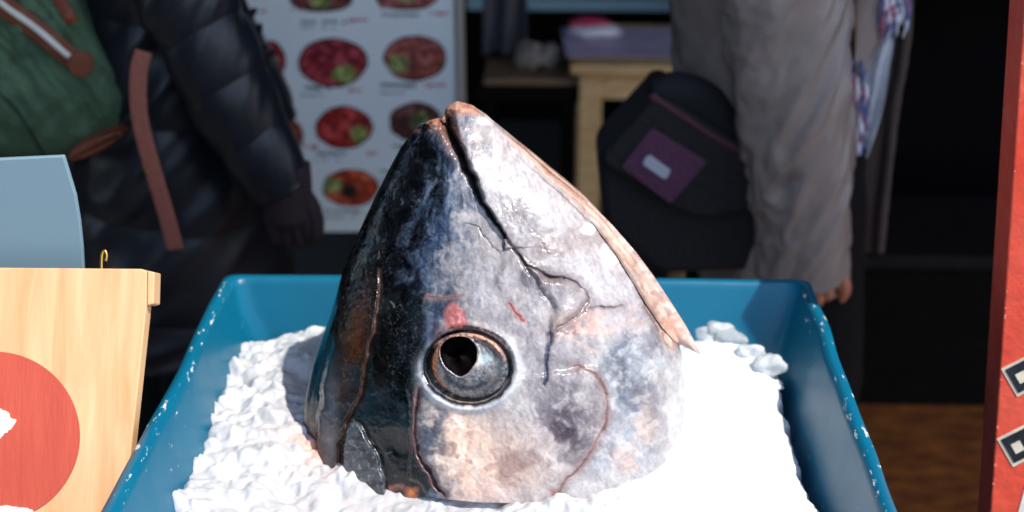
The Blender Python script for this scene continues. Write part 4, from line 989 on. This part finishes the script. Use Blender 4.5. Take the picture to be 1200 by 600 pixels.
# far front panel of the open coat and its lining, right of the scarf
for nm, pts, Yo, m_ in (('front_panel', [(985, -60), (1062, -60), (1060, 40), (1046, 130), (1036, 215), (1028, 296), (1010, 300), (1006, 160)], .12, m_coatd),):
    prism(nm, [at(x, y, PY + Yo) for x, y in pts], (0, .02, 0), m_, jk, .006, True)
prism('lapel', [at(x, y, PY + .07) for x, y in rounded([(980, -70), (1052, -70), (1046, 10), (1026, 62), (1006, 120), (990, 160), (978, 120)], 10)], (0, .022, 0), m_coat, jk, .008, True)
seam = path([(1064, -60), (1062, 40), (1048, 130), (1038, 215), (1030, 296)], PY + .115)
capped('coat_edge', tube_grid(seam, [.007] * 3, n=60, seg=14, disp=wrinkle(5, .3, 20, 1)), m_coatd, jk)
trousers(pr, m_trou, prx.x - .015, PY + .17)
m_scarf = mat('white_scarf', L4(206, 208, 214), .9, col2=L4(180, 186, 198), vscale=40, bump=.4, bscale=150)
sc = thing('scarf', 'white scarf with pink and blue fringe hanging from the open coat', 'scarf', tuple(at(1020, 200, PY + .1)))
cols = [('pink_fringe', mat('pink_yarn', L4(160, 96, 120), .9)), ('blue_fringe', mat('blue_yarn', L4(92, 102, 146), .9)), ('white_fringe', mat('white_yarn', L4(214, 216, 222), .9))]
lf = np.array([(985, -60), (1004, 20), (1003, 80), (1002, 130), (1001, 165)]); rt = np.array([(1046, -60), (1050, 30), (1042, 80), (1032, 130), (1016, 185)])
LA, RA = catmull(lf, 60), catmull(rt, 60); vv = np.linspace(0, 1, 24)[None, :]
sx2 = LA[:, :1] * (1 - vv) + RA[:, :1] * vv; sy2 = LA[:, 1:] * (1 - vv) + RA[:, 1:] * vv
SPP = on_plane(sx2, sy2, (0, PY + .09, 0), (0, 1, 0)); SPP[..., 1] += .007 * np.sin(vv * 14 + sy2 / 40)
bk = SPP.copy(); bk[..., 1] += .004
link('scarf_cloth', grid_mesh('scarf_cloth', np.concatenate([SPP, bk[:, ::-1]], 1), wrap=True), m_scarf, sc)
rnd = random.Random(12)
for ci, (nm, m_) in enumerate(cols + cols):
    bm = bmesh.new()
    for i in range(14):
        if ci < 3: x0_, y0_ = rnd.uniform(1036, 1068), rnd.uniform(-20, 14); L_ = rnd.uniform(24, 42); dx = -6
        else: x0_, y0_ = rnd.uniform(998, 1016), rnd.uniform(70, 168); L_ = rnd.uniform(20, 36); dx = -1
        pts = [at(x0_, y0_, PY + .07), at(x0_ + dx * .5 + rnd.uniform(-2, 2), y0_ + L_ * .5, PY + .065), at(x0_ + dx + rnd.uniform(-4, 4), y0_ + L_, PY + .07)]
        add_finger(bm, pts, .0024)
    from_bm(nm, bm, m_, sc, True)
# shoulder bag
bag = thing('shoulder_bag', 'black shoulder bag with purple panel and small grey label', 'bag', tuple(at(800, 320, PY + .03)))
BY = PY + .01
m_bagb = mat('black_bag_fabric', L4(15, 15, 21), .75, bump=.4, bscale=160); m_bagp = mat('purple_bag_fabric', L4(84, 44, 74), .7, bump=.4, bscale=160)
m_maroon = mat('maroon_strap', L4(72, 34, 50), .7)
def bagp(nm, pts, Yf, t, m_, par, bev, rad=8): return prism(nm, [at(x, y, Yf) for x, y in rounded(pts, rad)], (0, t, 0), m_, par, bev, False)
bagp('bag_body', [(700, 186), (774, 106), (892, 176), (894, 318), (770, 324), (706, 262)], BY, .12, m_bagb, bag, .012, 14)
fl_b = bagp('flap', [(702, 188), (772, 110), (888, 180), (880, 246), (822, 256), (790, 244)], BY - .016, .014, m_bagb, bag, .004, 14)
pp_ = bagp('purple_panel', [(728, 196), (764, 150), (829, 190), (786, 239)], BY - .019, .0025, m_bagp, fl_b, .0008, 4)
bagp('label', [(757, 184), (762, 182), (786, 200), (782, 209), (777, 210), (753, 193)], BY - .022, .0026, mat('grey_metal_label', L4(176, 182, 196), .4), pp_, .0008, 2)
capped('piping', tube_grid(path([(762, 112), (800, 136), (840, 162), (888, 186)], BY - .012), [.006] * 3, n=40, seg=12), m_maroon, bag)
st_ = path([(770, 118), (792, 112), (822, 128), (862, 172)], BY + .02)
capped('strap_base', tube_grid(st_, [.028, .032, .036, .03], [.02] * 4, n=50, seg=24), m_bagb, bag)
capped('shoulder_strap', tube_grid(path([(868, 176), (890, 110), (900, 20), (900, -100), (896, -216)], PY + .045), [.020] * 3, [.004] * 3, n=60, seg=16, pw=3), m_bagb, bag)

# ---- left passer-by: dark puffer jacket, rucksack
LY = 1.74
m_puf = mat('navy_black_puffer', L4(22, 26, 36), .42, col2=L4(18, 21, 29), vscale=7, bump=.12, bscale=30, spec=.5)
plx = at(205, 200, LY + .18)
pl = thing('person', 'person in black puffer jacket with dark glove and rucksack', 'person', (plx.x, LY + .18, 0))
sl_ = [at(180, -232, LY + .10), at(188, -185, LY + .03)] + path([(196, -120), (208, -50), (221, 0), (245, 55), (270, 112), (300, 168), (334, 222)], LY)
sh = at(185, -190, LY + .03); el = at(240, 60, LY); wr = at(333, 212, LY); pe = at(339, 256, LY - .005)
person_body(pl, plx.x, LY + .18, (sh, el, wr, pe), True, sh.z + .02)
def puff(nq, amp, seed):
    wr_ = wrinkle(seed, .085, 7, .8)
    def f(U, TH): return amp * (np.abs(np.sin(np.pi * nq * U + .25 * np.sin(TH * 2 + seed))) ** .6 - .6) + wr_(U, TH)
    return f
jk2 = capped('puffer_jacket', tube_grid(path([(182, -215), (184, -120), (190, 0), (203, 110), (212, 220), (216, 320), (218, 372)], LY + .18), [.09, .10, .098, .122, .148, .160, .150], [.12, .165, .165, .17, .185, .19, .185], n=190, seg=110, disp=puff(6, .05, 31)), m_puf, pl)
k = px2m(at(250, 60, LY))
capped('sleeve', tube_grid(sl_, [44 * k, 56 * k, 60 * k, 60 * k, 57 * k, 54 * k, 52 * k, 46 * k, 37 * k], n=200, seg=110, disp=puff(7, .085, 41)), m_puf, jk2)
# glove: mitt with fingers over the near hand
bm = bmesh.new()
d = (pe - wr).normalized()
add_finger(bm, [wr - d * .02, wr + d * .01, wr.lerp(pe, .5), pe, pe + d * .015], .036)
sdv = Vector((1, 0, 0)); 
for o_, L_ in ((-.021, .045), (-.007, .052), (.008, .053), (.022, .046)):
    b0 = pe + sdv * o_ - d * .02; add_finger(bm, [b0, b0 + d * .025, b0 + d * (.03 + L_ * .5) + Vector((0, .012, 0)), b0 + d * (.015 + L_ * .8) + Vector((0, .035, 0))], .0125)
t0 = wr.lerp(pe, .4) + sdv * .022; add_finger(bm, [t0, t0 + sdv * .010 + d * .02, t0 + sdv * .012 + d * .045, t0 + sdv * .006 + d * .062], .0135)
from_bm('glove', bm, m_glove, pl, True)
m_trl = mat('dark_grey_trousers', L4(12, 12, 16), .85, spec=.2, bump=.2)
trousers(pl, m_trl, plx.x, LY + .18)
for (par, m_, cx_, cy_, shz) in ((jk, m_coat, prx.x, PY + .17, at(905, -190, PY + .03).z + .02), (jk2, m_puf, plx.x, LY + .18, at(185, -190, LY + .03).z + .02)):
    capped('sleeve', tube_grid([(cx_, cy_ + .08, shz + .01), (cx_, cy_ + .19, shz - .02), (cx_ - .02, cy_ + .24, shz - .28), (cx_ + .06, cy_ + .24, shz - .46), (cx_ + .085, cy_ + .24, shz - .52)], [.07, .085, .075, .062, .055], n=90, seg=48, side=(1, 0, .1), disp=wrinkle(33, .12, 7, .9)), m_, par)
    capped('collar', tube_grid([(cx_ + .01, cy_, shz - .09), (cx_ + .012, cy_, shz + .0), (cx_ + .018, cy_, shz + .075)], [.13, .10, .075], [.17, .12, .08], n=40, seg=48, disp=wrinkle(35, .06, 5, 1)), m_, par)
# dark fringe of the collar or hood seen beyond the sleeve
m_fur = mat('black_fur_trim', L4(18, 17, 20), .9)
bm = bmesh.new(); rnd = random.Random(3)
for i in range(120):
    k_ = rnd.random(); p = at(258 + 50 * k_ + rnd.gauss(0, 5), -60 + 150 * k_, LY + .10 + rnd.uniform(-.02, .03)); a = rnd.uniform(0, 6.28)
    q = p + Vector((math.cos(a) * .018, rnd.uniform(-.01, .01), math.sin(a) * .018)); add_finger(bm, [p, p.lerp(q, .5), q], .006)
from_bm('fur_trim', bm, m_fur, jk2, True)
# rucksack
BPY = LY - .02
m_green = mat('green_canvas', L4(80, 108, 80), .8, col2=L4(66, 92, 68), vscale=30, bump=.5, bscale=220)
m_leather = mat('brown_leather', L4(128, 66, 42), .55, col2=L4(104, 50, 32), vscale=30, bump=.3)
m_zip = mat('pale_zip', L4(214, 214, 204), .4)
bp_ = thing('rucksack', 'green canvas rucksack with brown leather trim and pale zip', 'rucksack', tuple(at(40, 190, BPY + .1)))
outl = [(-190, -200), (20, -200), (70, -90), (96, 8), (134, 78), (151, 104), (147, 152), (136, 162), (80, 186), (0, 186), (-160, 180), (-200, 100)]
# soft front: a domed grid over the outline
RO = np.array(rounded(outl, 26, 8)); cen = np.array([-20.0, 20.0])
q = np.linspace(0, 1, 40)[:, None, None]
PXY = cen + (RO - cen)[None] * q
sag = np.sqrt(np.clip(1 - (q[..., 0]) ** 4, 0, 1))
wr2 = (fbm(PXY[..., 0] / 26 + PXY[..., 1] / 60, PXY[..., 1] / 50 - PXY[..., 0] / 90, 61, 4) - .5) * .035 + (1 - 2 * np.abs(fbm(PXY[..., 0] / 22 - PXY[..., 1] / 30, PXY[..., 1] / 90, 63, 3) - .5) - .7) * .02
dpt = .055 * sag + wr2 * sag
BP = on_plane(PXY[..., 0], PXY[..., 1], (0, BPY + .06, 0), (0, -1, 0), dpt)
bkp = on_plane(PXY[-1:, :, 0], PXY[-1:, :, 1], (0, BPY + .06, 0), (0, 1, 0)); bk2 = bkp.copy(); bk2[..., 1] += .16
bk3 = bk2.mean(1, keepdims=True) * np.ones_like(bk2)
link('pack', grid_mesh('pack', np.concatenate([BP, bk2, bk3], 0), wrap=True, flip=True), m_green, bp_)
def pack_y(px, py):
    i = np.argmin(np.hypot(PXY[..., 0] - px, PXY[..., 1] - py)); return BP[..., 1].ravel()[i]
def strip(nm, pts, wpx, m_, par, lift=.006, th_=.0035, n=50):
    c_ = catmull([np.array(p, float) for p in pts], n)
    W = [at(x, y, pack_y(x, y) - lift) for x, y in c_]
    ys = np.array([v.y for v in W]); ys = np.convolve(np.pad(ys, 4, 'edge'), np.ones(9) / 9, 'valid')
    W = [at(c_[i][0], c_[i][1], ys[i]) for i in range(n)]
    return capped(nm, tube_grid(W, [wpx * px2m(W[0]) / 2] * 3, [th_] * 3, n=n, seg=20, pw=4), m_, par)
zp = strip('zip_trim', [(-30, -30), (0, 3), (40, 32), (76, 62), (92, 74)], 26, m_leather, bp_)
strip('zip', [(-32, -32), (0, 2), (40, 31), (74, 60), (82, 66)], 7, m_zip, zp, .0105)
tabc = [at(94 + 15 * math.cos(a), 76 + 15 * math.sin(a), pack_y(94, 76) - .016) for a in np.linspace(0, 6.283, 28, endpoint=False)]
prism('zip_tab', tabc, (0, .008, 0), m_leather, zp, .002)
strip('leather_loop', [(62, -30), (68, -4), (78, 14), (85, 26)], 15, m_leather, bp_, .008)
strip('piping_seam', [(-20, 90), (20, 130), (48, 176), (56, 190)], 3, mat('dark_green_seam', L4(30, 46, 36), .8), bp_, .002, .002)
lt = [(76, 191), (82, 176), (104, 164), (128, 157), (143, 155), (140, 161), (122, 176), (96, 188)]
prism('leather_base', [at(x, y, BPY + .0) for x, y in rounded(lt, 8)], (0, .07, 0), m_leather, bp_, .004)
capped('hanging_strap', tube_grid(path([(168, 60), (162, 90), (164, 140), (178, 195), (193, 245), (206, 293)], LY - .035), [10 * px2m(at(160, 100, LY))] * 3, [.0015] * 3, n=60, seg=16, pw=4), mat('tan_webbing', L4(150, 88, 72), .7, bump=.4, bscale=200), bp_)

bpy.context.view_layer.update()
